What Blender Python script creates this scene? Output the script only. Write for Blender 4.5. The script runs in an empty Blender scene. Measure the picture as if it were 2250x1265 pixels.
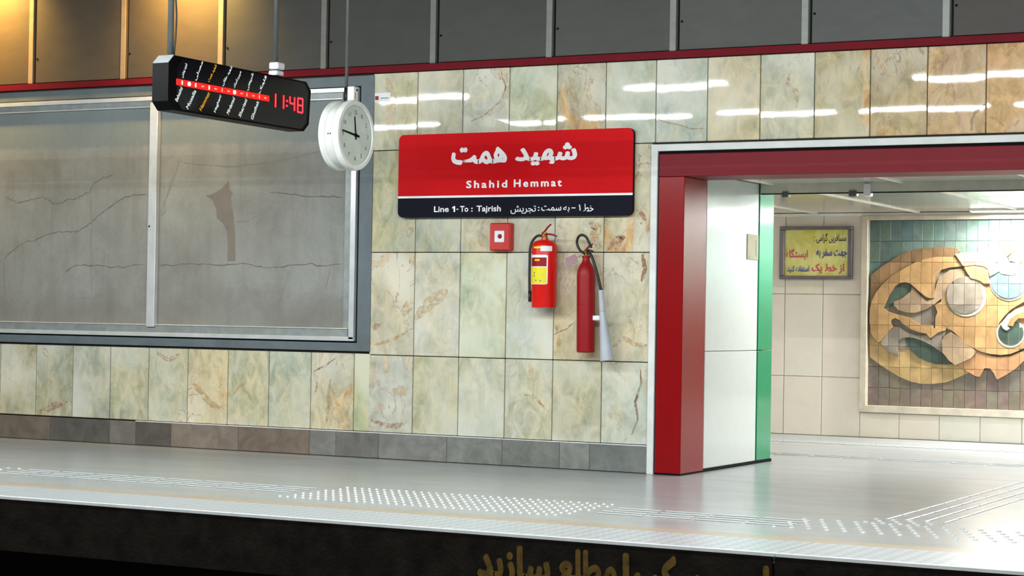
import bpy, bmesh, math, random
from mathutils import Vector, Matrix
random.seed(7)
SC = bpy.context.scene
COL = SC.collection

# ------------------------------------------------------------------ camera
def camera_matrix(yaw, pitch, roll, loc):
    cy, sy, cp, sp, cr, sr = math.cos(yaw), math.sin(yaw), math.cos(pitch), math.sin(pitch), math.cos(roll), math.sin(roll)
    f = Vector((-sy*cp, cy*cp, sp)); r0 = Vector((cy, sy, 0)); u0 = r0.cross(f)
    r = cr*r0 + sr*u0; u = -sr*r0 + cr*u0
    m = Matrix((r, u, -f)).transposed().to_4x4()
    m.translation = Vector(loc)
    return m
cam = bpy.data.cameras.new('camera'); cam_o = bpy.data.objects.new('camera', cam); COL.objects.link(cam_o)
cam.sensor_width = 36; cam.lens = 4365.213/2250*36
cam_o.matrix_world = camera_matrix(0.4829, 0.0148, 0.0169, (0, -13.1964, 1.1121))
cam.clip_end = 200
SC.camera = cam_o

# ------------------------------------------------------------------ world, exposure
W = bpy.data.worlds.new('world'); SC.world = W; W.use_nodes = True
W.node_tree.nodes['Background'].inputs[0].default_value = (0.75, 0.8, 0.8, 1)
W.node_tree.nodes['Background'].inputs[1].default_value = 0.10
SC.view_settings.view_transform = 'Standard'
SC.view_settings.look = 'None'
SC.view_settings.gamma = 1.0
SC.view_settings.use_curve_mapping = False
SC.view_settings.exposure = 0.48
COOL = (0.96, 1.0, 0.98)
# light levels (W) of the lamp builders further down
P_PLAT = 39.0      # one platform fluorescent batten
P_TRACK = 44.0     # one batten over the tracks
P_PASS = 24.0      # passage lamp
P_AMBER = 66.0     # amber flood lamp

# ------------------------------------------------------------------ helpers
def s2l(c):
    return tuple((x/12.92 if x <= .04045 else ((x+.055)/1.055)**2.4) for x in (v/255 for v in c))
class N:
    def __init__(s, name):
        s.m = bpy.data.materials.new(name); s.m.use_nodes = True; s.t = s.m.node_tree
        s.b = s.t.nodes['Principled BSDF']
    def n(s, typ, **kw):
        nd = s.t.nodes.new(typ)
        for k, v in kw.items(): setattr(nd, k, v)
        return nd
    def l(s, a, b): s.t.links.new(a, b)
    def math(s, op, a, b=None, clamp=False):
        nd = s.n('ShaderNodeMath', operation=op); nd.use_clamp = clamp
        for i, v in enumerate((a, b)):
            if v is None: continue
            if isinstance(v, (int, float)): nd.inputs[i].default_value = v
            else: s.l(v, nd.inputs[i])
        return nd.outputs[0]
    def coord(s, kind='Object', rnd=0.0, scale=(1, 1, 1), rot=(0, 0, 0)):
        tc = s.n('ShaderNodeTexCoord'); out = tc.outputs[kind]
        if rnd:
            oi = s.n('ShaderNodeObjectInfo')
            a = s.math('MULTIPLY', oi.outputs['Random'], rnd)
            cb = s.n('ShaderNodeCombineXYZ'); s.l(a, cb.inputs[0]); s.l(a, cb.inputs[1]); s.l(a, cb.inputs[2])
            ad = s.n('ShaderNodeVectorMath', operation='ADD'); s.l(out, ad.inputs[0]); s.l(cb.outputs[0], ad.inputs[1]); out = ad.outputs[0]
        mp = s.n('ShaderNodeMapping'); mp.inputs['Scale'].default_value = scale; mp.inputs['Rotation'].default_value = rot
        s.l(out, mp.inputs[0]); return mp.outputs[0]
    def noise(s, vec, scale, detail=5, rough=.55, dist=0.0):
        nd = s.n('ShaderNodeTexNoise'); nd.inputs['Scale'].default_value = scale; nd.inputs['Detail'].default_value = detail
        nd.inputs['Roughness'].default_value = rough; nd.inputs['Distortion'].default_value = dist
        s.l(vec, nd.inputs['Vector']); return nd.outputs['Fac']
    def rng(s, v, a, b, c=0.0, d=1.0):
        nd = s.n('ShaderNodeMapRange')
        for i, x in zip((1, 2, 3, 4), (a, b, c, d)):
            if isinstance(x, (int, float)): nd.inputs[i].default_value = x
            else: s.l(x, nd.inputs[i])
        s.l(v, nd.inputs[0]); return nd.outputs[0]
    def mix(s, f, a, b, mode='MIX'):
        nd = s.n('ShaderNodeMix', data_type='RGBA', blend_type=mode)
        for i, v in ((0, f), (6, a), (7, b)):
            if isinstance(v, (int, float)): nd.inputs[i].default_value = v
            elif isinstance(v, tuple): nd.inputs[i].default_value = (*v[:3], 1)
            else: s.l(v, nd.inputs[i])
        return nd.outputs[2]
    def base(s, v):
        if isinstance(v, tuple): s.b.inputs['Base Color'].default_value = (*v[:3], 1)
        else: s.l(v, s.b.inputs['Base Color'])
    def bump(s, h, strength=.2, dist=.01):
        nd = s.n('ShaderNodeBump'); nd.inputs['Strength'].default_value = strength; nd.inputs['Distance'].default_value = dist
        s.l(h, nd.inputs['Height']); s.l(nd.outputs[0], s.b.inputs['Normal'])
    def set(s, rough=None, metal=None, spec=None, coat=None, emit=None, es=1.0, alpha=None, trans=None):
        I = s.b.inputs
        if rough is not None: I['Roughness'].default_value = rough
        if metal is not None: I['Metallic'].default_value = metal
        if spec is not None: I['Specular IOR Level'].default_value = spec
        if coat is not None: I['Coat Weight'].default_value = coat; I['Coat Roughness'].default_value = .08
        if emit is not None: I['Emission Color'].default_value = (*emit, 1); I['Emission Strength'].default_value = es
        if trans is not None: I['Transmission Weight'].default_value = trans
        return s
def plain(name, rgb, rough=.5, metal=0.0, var=.08, scale=8, bump=0.0, **kw):
    k = N(name); c = s2l(rgb); v = k.coord()
    n = k.noise(v, scale, 4)
    k.base(k.mix(k.rng(n, .3, .7), tuple(x*(1-var) for x in c), tuple(min(1, x*(1+var)) for x in c)))
    if bump: k.bump(k.noise(v, scale*6, 3), bump, .004)
    k.set(rough=rough, metal=metal, **kw); return k.m
def objcol(name, rough, var=.12, scale=10, metal=0, bump=.0, stretch=(1,1,1)):
    k = N(name); oi = k.n('ShaderNodeObjectInfo'); v = k.coord(rnd=37, scale=stretch)
    n = k.noise(v, scale, 6, .6, .6)
    dark = k.mix(1.0, oi.outputs['Color'], (1-var*2, 1-var*2, 1-var*2), 'MULTIPLY')
    k.base(k.mix(k.rng(n, .3, .7), dark, oi.outputs['Color']))
    if bump: k.bump(n, bump, .006)
    k.set(rough=rough, metal=metal); return k.m
def emis(name, rgb, strength):
    k = N(name); c = s2l(rgb); k.base((0, 0, 0)); k.set(rough=.5, emit=c, es=strength); return k.m

def link(name, me, mat=None, parent=None, loc=None, rot=None, color=None, kind=None):
    o = bpy.data.objects.new(name, me); COL.objects.link(o)
    if mat is not None and me is not None and not me.materials: me.materials.append(mat)
    if parent is not None: o.parent = parent
    if loc is not None: o.location = loc
    if rot is not None: o.rotation_euler = rot
    if color is not None: o.color = color if len(color) == 4 else (*color, 1)
    if kind: o['kind'] = kind
    return o
def tag(o, label, cat, group=None):
    o['label'] = label; o['category'] = cat
    if group: o['group'] = group
    return o
def empty(name, loc=(0, 0, 0), rot=(0, 0, 0)):
    return link(name, None, loc=loc, rot=rot)
def structure(name): return link(name, None, kind='structure')
def to_me(bm, name='mesh', smooth=False):
    me = bpy.data.meshes.new(name); bmesh.ops.recalc_face_normals(bm, faces=bm.faces[:]); bm.to_mesh(me); bm.free()
    if smooth: me.polygons.foreach_set('use_smooth', [True]*len(me.polygons))
    return me
def add_box(bm, a, b, bev=0.0):
    c = [(p+q)/2 for p, q in zip(a, b)]; d = [abs(q-p) for p, q in zip(a, b)]
    r = bmesh.ops.create_cube(bm, size=1, matrix=Matrix.Translation(c) @ Matrix.Diagonal((*d, 1)))
    if bev:
        es = {e for v in r['verts'] for e in v.link_edges}
        bmesh.ops.bevel(bm, geom=list(es), offset=bev, segments=1, affect='EDGES')
def box_me(a, b, bev=0.0):
    bm = bmesh.new(); add_box(bm, a, b, bev); return to_me(bm)
def boxes(name, lst, mat, parent=None, bev=0.0, **kw):
    bm = bmesh.new()
    for a, b in lst: add_box(bm, a, b, bev)
    return link(name, to_me(bm), mat, parent, **kw)
def box(name, a, b, mat, parent=None, bev=0.0, **kw):
    """a box whose origin is its own centre"""
    c = Vector([(p+q)/2 for p, q in zip(a, b)]); d = Vector([abs(q-p) for p, q in zip(a, b)])/2
    return link(name, box_me(-d, d, bev), mat, parent, loc=c, **kw)
def lathe(prof, n=24, axis='Z', cap=True):
    """prof: (radius, height)"""
    bm = bmesh.new(); rings = []
    for r, h in prof:
        rings.append([bm.verts.new((r*math.cos(2*math.pi*i/n), r*math.sin(2*math.pi*i/n), h)) for i in range(n)] if r > 1e-6 else [bm.verts.new((0, 0, h))])
    for a, b in zip(rings, rings[1:]):
        for i in range(n):
            j = (i+1) % n
            if len(a) == 1 and len(b) == 1: continue
            if len(a) == 1: bm.faces.new((a[0], b[i], b[j]))
            elif len(b) == 1: bm.faces.new((a[i], a[j], b[0]))
            else: bm.faces.new((a[i], a[j], b[j], b[i]))
    for r in (rings[0], rings[-1]):
        if len(r) > 1 and cap: bm.faces.new(r)
    if axis == 'X': bmesh.ops.rotate(bm, verts=bm.verts[:], matrix=Matrix.Rotation(math.pi/2, 3, 'Y'))
    if axis == 'Y': bmesh.ops.rotate(bm, verts=bm.verts[:], matrix=Matrix.Rotation(-math.pi/2, 3, 'X'))
    me = to_me(bm)
    return me
def smooth_auto(o, deg=40):
    me = o.data
    me.polygons.foreach_set('use_smooth', [True]*len(me.polygons))
    try: me.set_sharp_from_angle(angle=math.radians(deg))
    except Exception: pass
    return o
def tube_me(pts, r, n=10):
    """tube along points; r a number or list"""
    P = [Vector(p) for p in pts]
    # subdivide with Catmull-Rom
    Q = []; R = []
    rr = r if isinstance(r, (list, tuple)) else [r]*len(P)
    for i in range(len(P)-1):
        p0, p1, p2, p3 = P[max(0, i-1)], P[i], P[i+1], P[min(len(P)-1, i+2)]
        k = 4 if len(P) > 2 else 1
        for j in range(k):
            t = j/k
            Q.append(.5*((2*p1)+(-p0+p2)*t+(2*p0-5*p1+4*p2-p3)*t*t+(-p0+3*p1-3*p2+p3)*t**3)); R.append(rr[i]*(1-t)+rr[i+1]*t)
    Q.append(P[-1]); R.append(rr[-1])
    bm = bmesh.new(); rings = []; up = Vector((0.13, .2, 1)).normalized()
    for i, q in enumerate(Q):
        d = (Q[min(i+1, len(Q)-1)]-Q[max(i-1, 0)]).normalized()
        a = d.cross(up)
        if a.length < .05: a = d.cross(Vector((1, 0, 0)))
        a.normalize(); b = d.cross(a).normalized()
        if rings: # keep frame continuous
            a = (pa - d*pa.dot(d)).normalized(); b = d.cross(a)
        pa = a
        rings.append([bm.verts.new(q + R[i]*(a*math.cos(2*math.pi*k/n)+b*math.sin(2*math.pi*k/n))) for k in range(n)])
    for A, B in zip(rings, rings[1:]):
        for k in range(n): bm.faces.new((A[k], A[(k+1) % n], B[(k+1) % n], B[k]))
    bm.faces.new(rings[0]); bm.faces.new(rings[-1])
    return to_me(bm, smooth=True)
def prism_me(poly, h, plane='XZ', bev=0.0):
    """poly in (x,z), front at -h/.., back at 0 along +Y"""
    bm = bmesh.new()
    vs = [bm.verts.new((x, 0, z)) for x, z in poly]
    f = bm.faces.new(vs)
    r = bmesh.ops.extrude_face_region(bm, geom=[f])
    bmesh.ops.translate(bm, verts=[v for v in r['geom'] if isinstance(v, bmesh.types.BMVert)], vec=(0, -h, 0))
    return to_me(bm)
def cdt(poly):
    from mathutils.geometry import delaunay_2d_cdt
    Q = []
    for p in poly:
        if not Q or (Vector(p)-Vector(Q[-1])).length > 1e-4: Q.append(p)
    if (Vector(Q[0])-Vector(Q[-1])).length < 1e-3: Q.pop()
    n = len(Q)
    r = delaunay_2d_cdt([Vector(p) for p in Q], [], [list(range(n))], 1, 1e-5)
    return r[0], r[2]
def relief_bm(poly, y=0.0):
    V, F = cdt(poly); bm = bmesh.new(); vs = [bm.verts.new((v.x, y, v.y)) for v in V]
    for f in F:
        try: bm.faces.new([vs[i] for i in f])
        except ValueError: pass
    return bm
def relief_me(poly, h):
    bm = relief_bm(poly); r = bmesh.ops.extrude_face_region(bm, geom=bm.faces[:])
    bmesh.ops.translate(bm, verts=[v for v in r['geom'] if isinstance(v, bmesh.types.BMVert)], vec=(0, -h, 0))
    return to_me(bm)
def rrect(x0, x1, z0, z1, r, n=6):
    P = []
    for cx, cz, a in ((x1-r, z0+r, -90), (x1-r, z1-r, 0), (x0+r, z1-r, 90), (x0+r, z0+r, 180)):
        for i in range(n+1):
            t = math.radians(a+90*i/n); P.append((cx+r*math.cos(t), cz+r*math.sin(t)))
    return P

# ---- Persian shaping with presentation forms (isolated, final, initial, medial)
AR = {'ا': (0xFE8D, 0xFE8E), 'آ': (0xFE81, 0xFE82), 'ب': (0xFE8F, 0xFE90, 0xFE91, 0xFE92), 'پ': (0xFB56, 0xFB57, 0xFB58, 0xFB59),
      'ت': (0xFE95, 0xFE96, 0xFE97, 0xFE98), 'ج': (0xFE9D, 0xFE9E, 0xFE9F, 0xFEA0), 'ح': (0xFEA1, 0xFEA2, 0xFEA3, 0xFEA4),
      'خ': (0xFEA5, 0xFEA6, 0xFEA7, 0xFEA8), 'د': (0xFEA9, 0xFEAA), 'ر': (0xFEAD, 0xFEAE), 'ز': (0xFEAF, 0xFEB0),
      'س': (0xFEB1, 0xFEB2, 0xFEB3, 0xFEB4), 'ش': (0xFEB5, 0xFEB6, 0xFEB7, 0xFEB8), 'ص': (0xFEB9, 0xFEBA, 0xFEBB, 0xFEBC),
      'ط': (0xFEC1, 0xFEC2, 0xFEC3, 0xFEC4), 'ع': (0xFEC9, 0xFECA, 0xFECB, 0xFECC), 'ف': (0xFED1, 0xFED2, 0xFED3, 0xFED4),
      'ق': (0xFED5, 0xFED6, 0xFED7, 0xFED8), 'ک': (0xFB8E, 0xFB8F, 0xFB90, 0xFB91), 'گ': (0xFB92, 0xFB93, 0xFB94, 0xFB95),
      'ل': (0xFEDD, 0xFEDE, 0xFEDF, 0xFEE0), 'م': (0xFEE1, 0xFEE2, 0xFEE3, 0xFEE4), 'ن': (0xFEE5, 0xFEE6, 0xFEE7, 0xFEE8),
      'و': (0xFEED, 0xFEEE), 'ه': (0xFEE9, 0xFEEA, 0xFEEB, 0xFEEC), 'ی': (0xFBFC, 0xFBFD, 0xFBFE, 0xFBFF)}
def shape_fa(s):
    out = []
    for i, c in enumerate(s):
        if c not in AR: out.append(c); continue
        f = AR[c]; p = s[i-1] if i else ' '; nx = s[i+1] if i+1 < len(s) else ' '
        jp = p in AR and len(AR[p]) == 4; jn = nx in AR and len(f) == 4
        out.append(chr(f[3] if jp and jn else f[1] if jp else f[2] if jn else f[0]))
    return ''.join(reversed(out))
def text_data(body, bold=.0, space=1.0):
    cu = bpy.data.curves.new('lettering', 'FONT'); cu.body = body; cu.offset = bold; cu.space_character = space; cu.resolution_u = 3
    o = bpy.data.objects.new('lettering', cu); COL.objects.link(o)
    dg = bpy.context.evaluated_depsgraph_get(); dg.update()
    me = bpy.data.meshes.new_from_object(o.evaluated_get(dg))
    V = [tuple(v.co[:2]) for v in me.vertices]; F = [tuple(p.vertices) for p in me.polygons]
    bpy.data.objects.remove(o); bpy.data.curves.remove(cu); bpy.data.meshes.remove(me)
    return V, F
def text(name, body, bb, place, mat, parent, bold=.015, fa=False, space=1.0, **kw):
    """bb = (u0,u1,v0,v1): box the ink fills; place(u,v)->xyz in the parent's frame"""
    V, F = text_data(shape_fa(body) if fa else body, 0, space)
    x0 = min(v[0] for v in V); x1 = max(v[0] for v in V); y0 = min(v[1] for v in V); y1 = max(v[1] for v in V)
    me = bpy.data.meshes.new(name)
    # heavier strokes: shifted copies of the outline laid over one another, a hair apart in depth
    ws = [(0, 0)] if bold <= 0 else [(0, 0), (bold, 0), (-bold, 0), (0, bold), (0, -bold), (bold*.7, bold*.7), (-bold*.7, bold*.7), (bold*.7, -bold*.7), (-bold*.7, -bold*.7)]
    sx, sy = (bb[1]-bb[0])/(x1-x0+2*bold), (bb[3]-bb[2])/(y1-y0+2*bold)
    P = []; FF = []
    e0 = Vector(place(0, 0)); nn = (Vector(place(1, 0))-e0).cross(Vector(place(0, 1))-e0).normalized()
    for k, (dx, dy) in enumerate(ws):
        o_ = len(P)
        P += [Vector(place(bb[0]+(x-x0+bold+dx)*sx, bb[2]+(y-y0+bold+dy)*sy))+nn*k*.00006 for x, y in V]
        FF += [tuple(i+o_ for i in f) for f in F]
    me.from_pydata(P, [], FF); me.update()
    return link(name, me, mat, parent, **kw)
MURAL=[
('base', 'yellowtan', 0.016, [(-5.901, 0.938), (-5.895, 0.784), (-5.787, 0.71), (-5.691, 0.651), (-5.596, 0.6), (-5.486, 0.558), (-5.392, 0.541), (-5.276, 0.541), (-5.134, 0.564), (-5.063, 0.593), (-4.927, 0.657), (-4.802, 0.886), (-5.14, 1.03), (-5.634, 1.097), (-5.903, 1.054)]) ,
('base2', 'taupe', 0.024, [(-5.89, 1.247), (-5.829, 1.417), (-5.681, 1.572), (-5.455, 1.703), (-5.15, 1.757), (-5.057, 1.757), (-4.812, 1.675), (-4.364, 1.676), (-4.358, 1.182), (-4.354, 0.911), (-4.651, 0.844), (-5.028, 0.805), (-5.242, 0.861), (-5.6, 0.868), (-5.778, 0.941), (-5.878, 1.024)]) ,
('rim', 'brown', 0.034, [(-5.891, 1.581), (-5.792, 1.664), (-5.691, 1.726), (-5.597, 1.784), (-5.488, 1.826), (-5.379, 1.845), (-5.271, 1.85), (-5.152, 1.854), (-5.15, 1.852), (-5.05, 1.842), (-5.023, 1.81), (-5.053, 1.789), (-5.057, 1.768), (-5.195, 1.766), (-5.254, 1.762), (-5.347, 1.743), (-5.455, 1.705), (-5.579, 1.636), (-5.681, 1.574), (-5.766, 1.497), (-5.829, 1.419), (-5.875, 1.326), (-5.891, 1.247)]) ,
('body', 'tan', 0.056, [(-5.891, 1.247), (-5.875, 1.324), (-5.829, 1.417), (-5.766, 1.495), (-5.681, 1.572), (-5.579, 1.634), (-5.455, 1.703), (-5.347, 1.742), (-5.254, 1.761), (-5.15, 1.763), (-5.057, 1.765), (-4.979, 1.674), (-5.04, 1.667), (-5.116, 1.659), (-5.193, 1.636), (-5.214, 1.605), (-5.251, 1.552), (-5.258, 1.483), (-5.253, 1.37), (-5.287, 1.362), (-5.334, 1.376), (-5.405, 1.429), (-5.483, 1.497), (-5.538, 1.516), (-5.601, 1.508), (-5.648, 1.473), (-5.702, 1.396), (-5.755, 1.264), (-5.715, 1.234), (-5.62, 1.205), (-5.51, 1.18), (-5.4, 1.109), (-5.261, 1.107), (-5.26, 1.077), (-5.141, 1.087), (-5.141, 1.059), (-5.213, 1.037), (-5.274, 0.988), (-5.29, 0.98), (-5.329, 1.025), (-5.399, 1.036), (-5.477, 1.062), (-5.54, 1.099), (-5.596, 1.151), (-5.635, 1.17), (-5.674, 1.15), (-5.678, 1.119), (-5.658, 1.081), (-5.712, 1.027), (-5.778, 0.941), (-5.798, 0.933), (-5.846, 0.97), (-5.878, 1.024), (-5.892, 1.131), (-5.891, 1.247)]) ,
('eye', 'teal', 0.03, [(-5.755, 1.258), (-5.694, 1.39), (-5.64, 1.465), (-5.585, 1.502), (-5.523, 1.504), (-5.478, 1.473), (-5.49, 1.424), (-5.575, 1.36), (-5.658, 1.323), (-5.676, 1.281)]) ,
('hook', 'taupetan', 0.046, [(-5.657, 1.327), (-5.575, 1.358), (-5.49, 1.428), (-5.479, 1.47), (-5.444, 1.444), (-5.388, 1.383), (-5.333, 1.334), (-5.264, 1.36), (-5.251, 1.446), (-5.235, 1.506), (-5.213, 1.567), (-5.148, 1.606), (-5.116, 1.636), (-4.971, 1.652), (-4.94, 1.599), (-4.901, 1.55), (-4.962, 1.531), (-5.053, 1.53), (-5.099, 1.477), (-5.144, 1.401), (-5.189, 1.332), (-5.187, 1.363), (-5.263, 1.301), (-5.34, 1.254), (-5.448, 1.222), (-5.542, 1.225), (-5.613, 1.251), (-5.653, 1.289)]) ,
('center', 'tan', 0.05, [(-5.25, 1.301), (-5.189, 1.332), (-5.144, 1.401), (-5.099, 1.477), (-5.053, 1.523), (-4.901, 1.539), (-4.66, 1.533), (-4.362, 1.535), (-4.358, 1.182), (-4.355, 0.94), (-4.402, 0.899), (-4.524, 0.847), (-4.613, 0.836), (-4.711, 0.843), (-4.801, 0.863), (-4.893, 0.906), (-4.962, 0.95), (-5.016, 1.002), (-5.077, 1.057), (-5.139, 1.079), (-5.185, 1.086), (-5.245, 1.077), (-5.242, 1.18), (-5.224, 1.233)]) ,
('leaf', 'green', 0.03, [(-5.546, 0.965), (-5.507, 0.985), (-5.445, 0.974), (-5.367, 0.949), (-5.281, 0.909), (-5.203, 0.854), (-5.149, 0.81), (-5.135, 0.772), (-5.073, 0.736), (-5.136, 0.733), (-5.24, 0.736), (-5.333, 0.76), (-5.411, 0.796), (-5.474, 0.848), (-5.522, 0.916)]) ,
('lobe', 'taupe', 0.042, [(-5.778, 0.937), (-5.712, 1.027), (-5.65, 1.085), (-5.587, 1.081), (-5.508, 1.031), (-5.406, 1.002), (-5.321, 1.007), (-5.29, 0.966), (-5.267, 0.988), (-5.213, 1.036), (-5.141, 1.049), (-5.154, 1.014), (-5.176, 0.991), (-5.174, 0.953), (-5.177, 0.877), (-5.137, 0.822), (-5.203, 0.862), (-5.281, 0.913), (-5.367, 0.953), (-5.445, 0.978), (-5.507, 0.985), (-5.562, 0.98), (-5.609, 0.944), (-5.62, 0.891), (-5.599, 0.807), (-5.686, 0.835), (-5.765, 0.895)]) ,
('ring', 'cream', 0.056, [(-4.754, 1.386), (-4.758, 1.344), (-4.772, 1.304), (-4.794, 1.267), (-4.824, 1.237), (-4.859, 1.214), (-4.9, 1.199), (-4.942, 1.194), (-4.985, 1.198), (-5.026, 1.212), (-5.062, 1.234), (-5.093, 1.264), (-5.117, 1.299), (-5.132, 1.34), (-5.137, 1.382), (-5.133, 1.425), (-5.119, 1.465), (-5.097, 1.501), (-5.066, 1.532), (-5.03, 1.555), (-4.99, 1.569), (-4.947, 1.574), (-4.905, 1.57), (-4.864, 1.556), (-4.828, 1.533), (-4.797, 1.504), (-4.774, 1.468), (-4.759, 1.428)]) ,
('disc', 'taupe', 0.062, [(-4.781, 1.398), (-4.784, 1.36), (-4.797, 1.323), (-4.817, 1.289), (-4.845, 1.261), (-4.878, 1.24), (-4.915, 1.227), (-4.954, 1.222), (-4.993, 1.226), (-5.031, 1.238), (-5.065, 1.258), (-5.093, 1.286), (-5.115, 1.319), (-5.128, 1.356), (-5.133, 1.395), (-5.13, 1.434), (-5.117, 1.471), (-5.096, 1.505), (-5.068, 1.533), (-5.035, 1.554), (-4.998, 1.567), (-4.959, 1.572), (-4.919, 1.568), (-4.882, 1.555), (-4.848, 1.534), (-4.82, 1.507), (-4.799, 1.474), (-4.786, 1.437)]) ,
('ring2', 'cream', 0.056, [(-4.353, 1.535), (-4.357, 1.494), (-4.371, 1.454), (-4.392, 1.419), (-4.421, 1.389), (-4.456, 1.366), (-4.495, 1.352), (-4.536, 1.347), (-4.578, 1.351), (-4.618, 1.365), (-4.653, 1.387), (-4.683, 1.416), (-4.706, 1.451), (-4.721, 1.491), (-4.726, 1.533), (-4.722, 1.574), (-4.708, 1.614), (-4.687, 1.65), (-4.657, 1.679), (-4.622, 1.702), (-4.583, 1.716), (-4.541, 1.72), (-4.5, 1.716), (-4.46, 1.702), (-4.425, 1.68), (-4.395, 1.651), (-4.373, 1.616), (-4.359, 1.576)]) ,
('ball', 'lightteal', 0.062, [(-4.362, 1.55), (-4.366, 1.51), (-4.379, 1.473), (-4.399, 1.439), (-4.427, 1.411), (-4.46, 1.389), (-4.497, 1.376), (-4.537, 1.371), (-4.576, 1.375), (-4.614, 1.388), (-4.648, 1.409), (-4.677, 1.437), (-4.698, 1.47), (-4.712, 1.508), (-4.717, 1.548), (-4.713, 1.587), (-4.7, 1.625), (-4.68, 1.659), (-4.652, 1.687), (-4.618, 1.709), (-4.581, 1.722), (-4.541, 1.726), (-4.502, 1.722), (-4.464, 1.709), (-4.431, 1.688), (-4.402, 1.66), (-4.381, 1.626), (-4.367, 1.589)]) ,
('column', 'paleteal', 0.066, [(-4.739, 1.857), (-4.68, 1.921), (-4.619, 1.833), (-4.566, 1.758), (-4.512, 1.668), (-4.467, 1.609), (-4.511, 1.586), (-4.616, 1.601), (-4.635, 1.624), (-4.67, 1.705)]) ,
('scarf', 'palebrown', 0.076, [(-5.057, 1.788), (-4.973, 1.803), (-4.799, 1.803), (-4.762, 1.855), (-4.739, 1.848), (-4.677, 1.728), (-4.631, 1.623), (-4.72, 1.576), (-4.736, 1.645), (-4.782, 1.672), (-4.865, 1.684), (-4.964, 1.671), (-4.979, 1.68)]) ,
('fold', 'tan', 0.07, [(-4.971, 1.665), (-4.865, 1.682), (-4.782, 1.67), (-4.738, 1.642), (-4.72, 1.503), (-4.772, 1.502), (-4.81, 1.532), (-4.863, 1.55), (-4.901, 1.558), (-4.94, 1.614)]) ,
('ray', 'orange', 0.04, [(-4.665, 1.906), (-4.575, 1.906), (-4.471, 1.907), (-4.367, 1.929), (-4.566, 1.765)]) ,
('ray2', 'palebrown', 0.05, [(-4.558, 1.758), (-4.367, 1.933), (-4.365, 1.736), (-4.512, 1.676)]) ,
('ray3', 'tan', 0.06, [(-4.505, 1.667), (-4.365, 1.736), (-4.363, 1.572), (-4.467, 1.609)]) ,
('petal', 'taupetan', 0.06, [(-5.176, 0.953), (-5.153, 1.007), (-5.093, 1.042), (-5.031, 1.009), (-4.962, 0.95), (-4.839, 0.862), (-4.891, 0.801), (-4.952, 0.769), (-5.042, 0.729), (-5.104, 0.773), (-5.167, 0.847)]) ,
('flag', 'pinktan', 0.04, [(-5.042, 0.728), (-4.951, 0.768), (-4.839, 0.861), (-4.756, 0.834), (-4.65, 0.814), (-4.524, 0.825), (-4.402, 0.88), (-4.354, 0.918), (-4.353, 0.844), (-4.401, 0.783), (-4.477, 0.707), (-4.558, 0.652), (-4.647, 0.601), (-4.678, 0.664), (-4.716, 0.706), (-4.769, 0.707), (-4.791, 0.661), (-4.813, 0.623), (-4.851, 0.629), (-4.92, 0.665), (-4.973, 0.701)]) ,
('groove', 'dark', 0.053, [(-4.654, 1.069), (-4.632, 1.136), (-4.581, 1.205), (-4.522, 1.265), (-4.408, 1.337), (-4.36, 1.349), (-4.36, 1.327), (-4.485, 1.269), (-4.551, 1.212), (-4.602, 1.152), (-4.621, 1.114), (-4.627, 1.039)]) ,
('pool', 'green', 0.056, [(-4.4, 1.051), (-4.403, 1.024), (-4.411, 0.999), (-4.425, 0.976), (-4.444, 0.957), (-4.466, 0.942), (-4.491, 0.933), (-4.517, 0.93), (-4.544, 0.932), (-4.569, 0.94), (-4.592, 0.954), (-4.611, 0.973), (-4.626, 0.995), (-4.635, 1.02), (-4.638, 1.047), (-4.636, 1.073), (-4.627, 1.099), (-4.613, 1.122), (-4.595, 1.141), (-4.572, 1.156), (-4.547, 1.165), (-4.521, 1.168), (-4.494, 1.166), (-4.469, 1.157), (-4.446, 1.143), (-4.427, 1.125), (-4.413, 1.102), (-4.404, 1.077)]) ,
('poolring', 'cream', 0.054, [(-4.389, 1.044), (-4.392, 1.014), (-4.402, 0.985), (-4.417, 0.96), (-4.438, 0.938), (-4.463, 0.922), (-4.491, 0.911), (-4.521, 0.907), (-4.551, 0.91), (-4.579, 0.919), (-4.605, 0.935), (-4.627, 0.955), (-4.643, 0.981), (-4.653, 1.009), (-4.657, 1.039), (-4.654, 1.069), (-4.644, 1.097), (-4.629, 1.123), (-4.608, 1.145), (-4.582, 1.161), (-4.554, 1.172), (-4.524, 1.176), (-4.495, 1.173), (-4.466, 1.163), (-4.441, 1.148), (-4.419, 1.127), (-4.403, 1.102), (-4.393, 1.073)]) ,
('curl', 'cream', 0.066, [(-4.606, 1.137), (-4.544, 1.22), (-4.462, 1.266), (-4.407, 1.282), (-4.359, 1.286), (-4.359, 1.249), (-4.469, 1.221), (-4.521, 1.176), (-4.55, 1.115), (-4.527, 1.086), (-4.557, 1.067), (-4.59, 1.085), (-4.606, 1.114)]) ,
('curl2', 'orange', 0.07, [(-4.55, 1.115), (-4.521, 1.176), (-4.469, 1.221), (-4.407, 1.244), (-4.359, 1.249), (-4.358, 1.186), (-4.447, 1.184), (-4.483, 1.146), (-4.497, 1.109)]) ,
]
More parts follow.
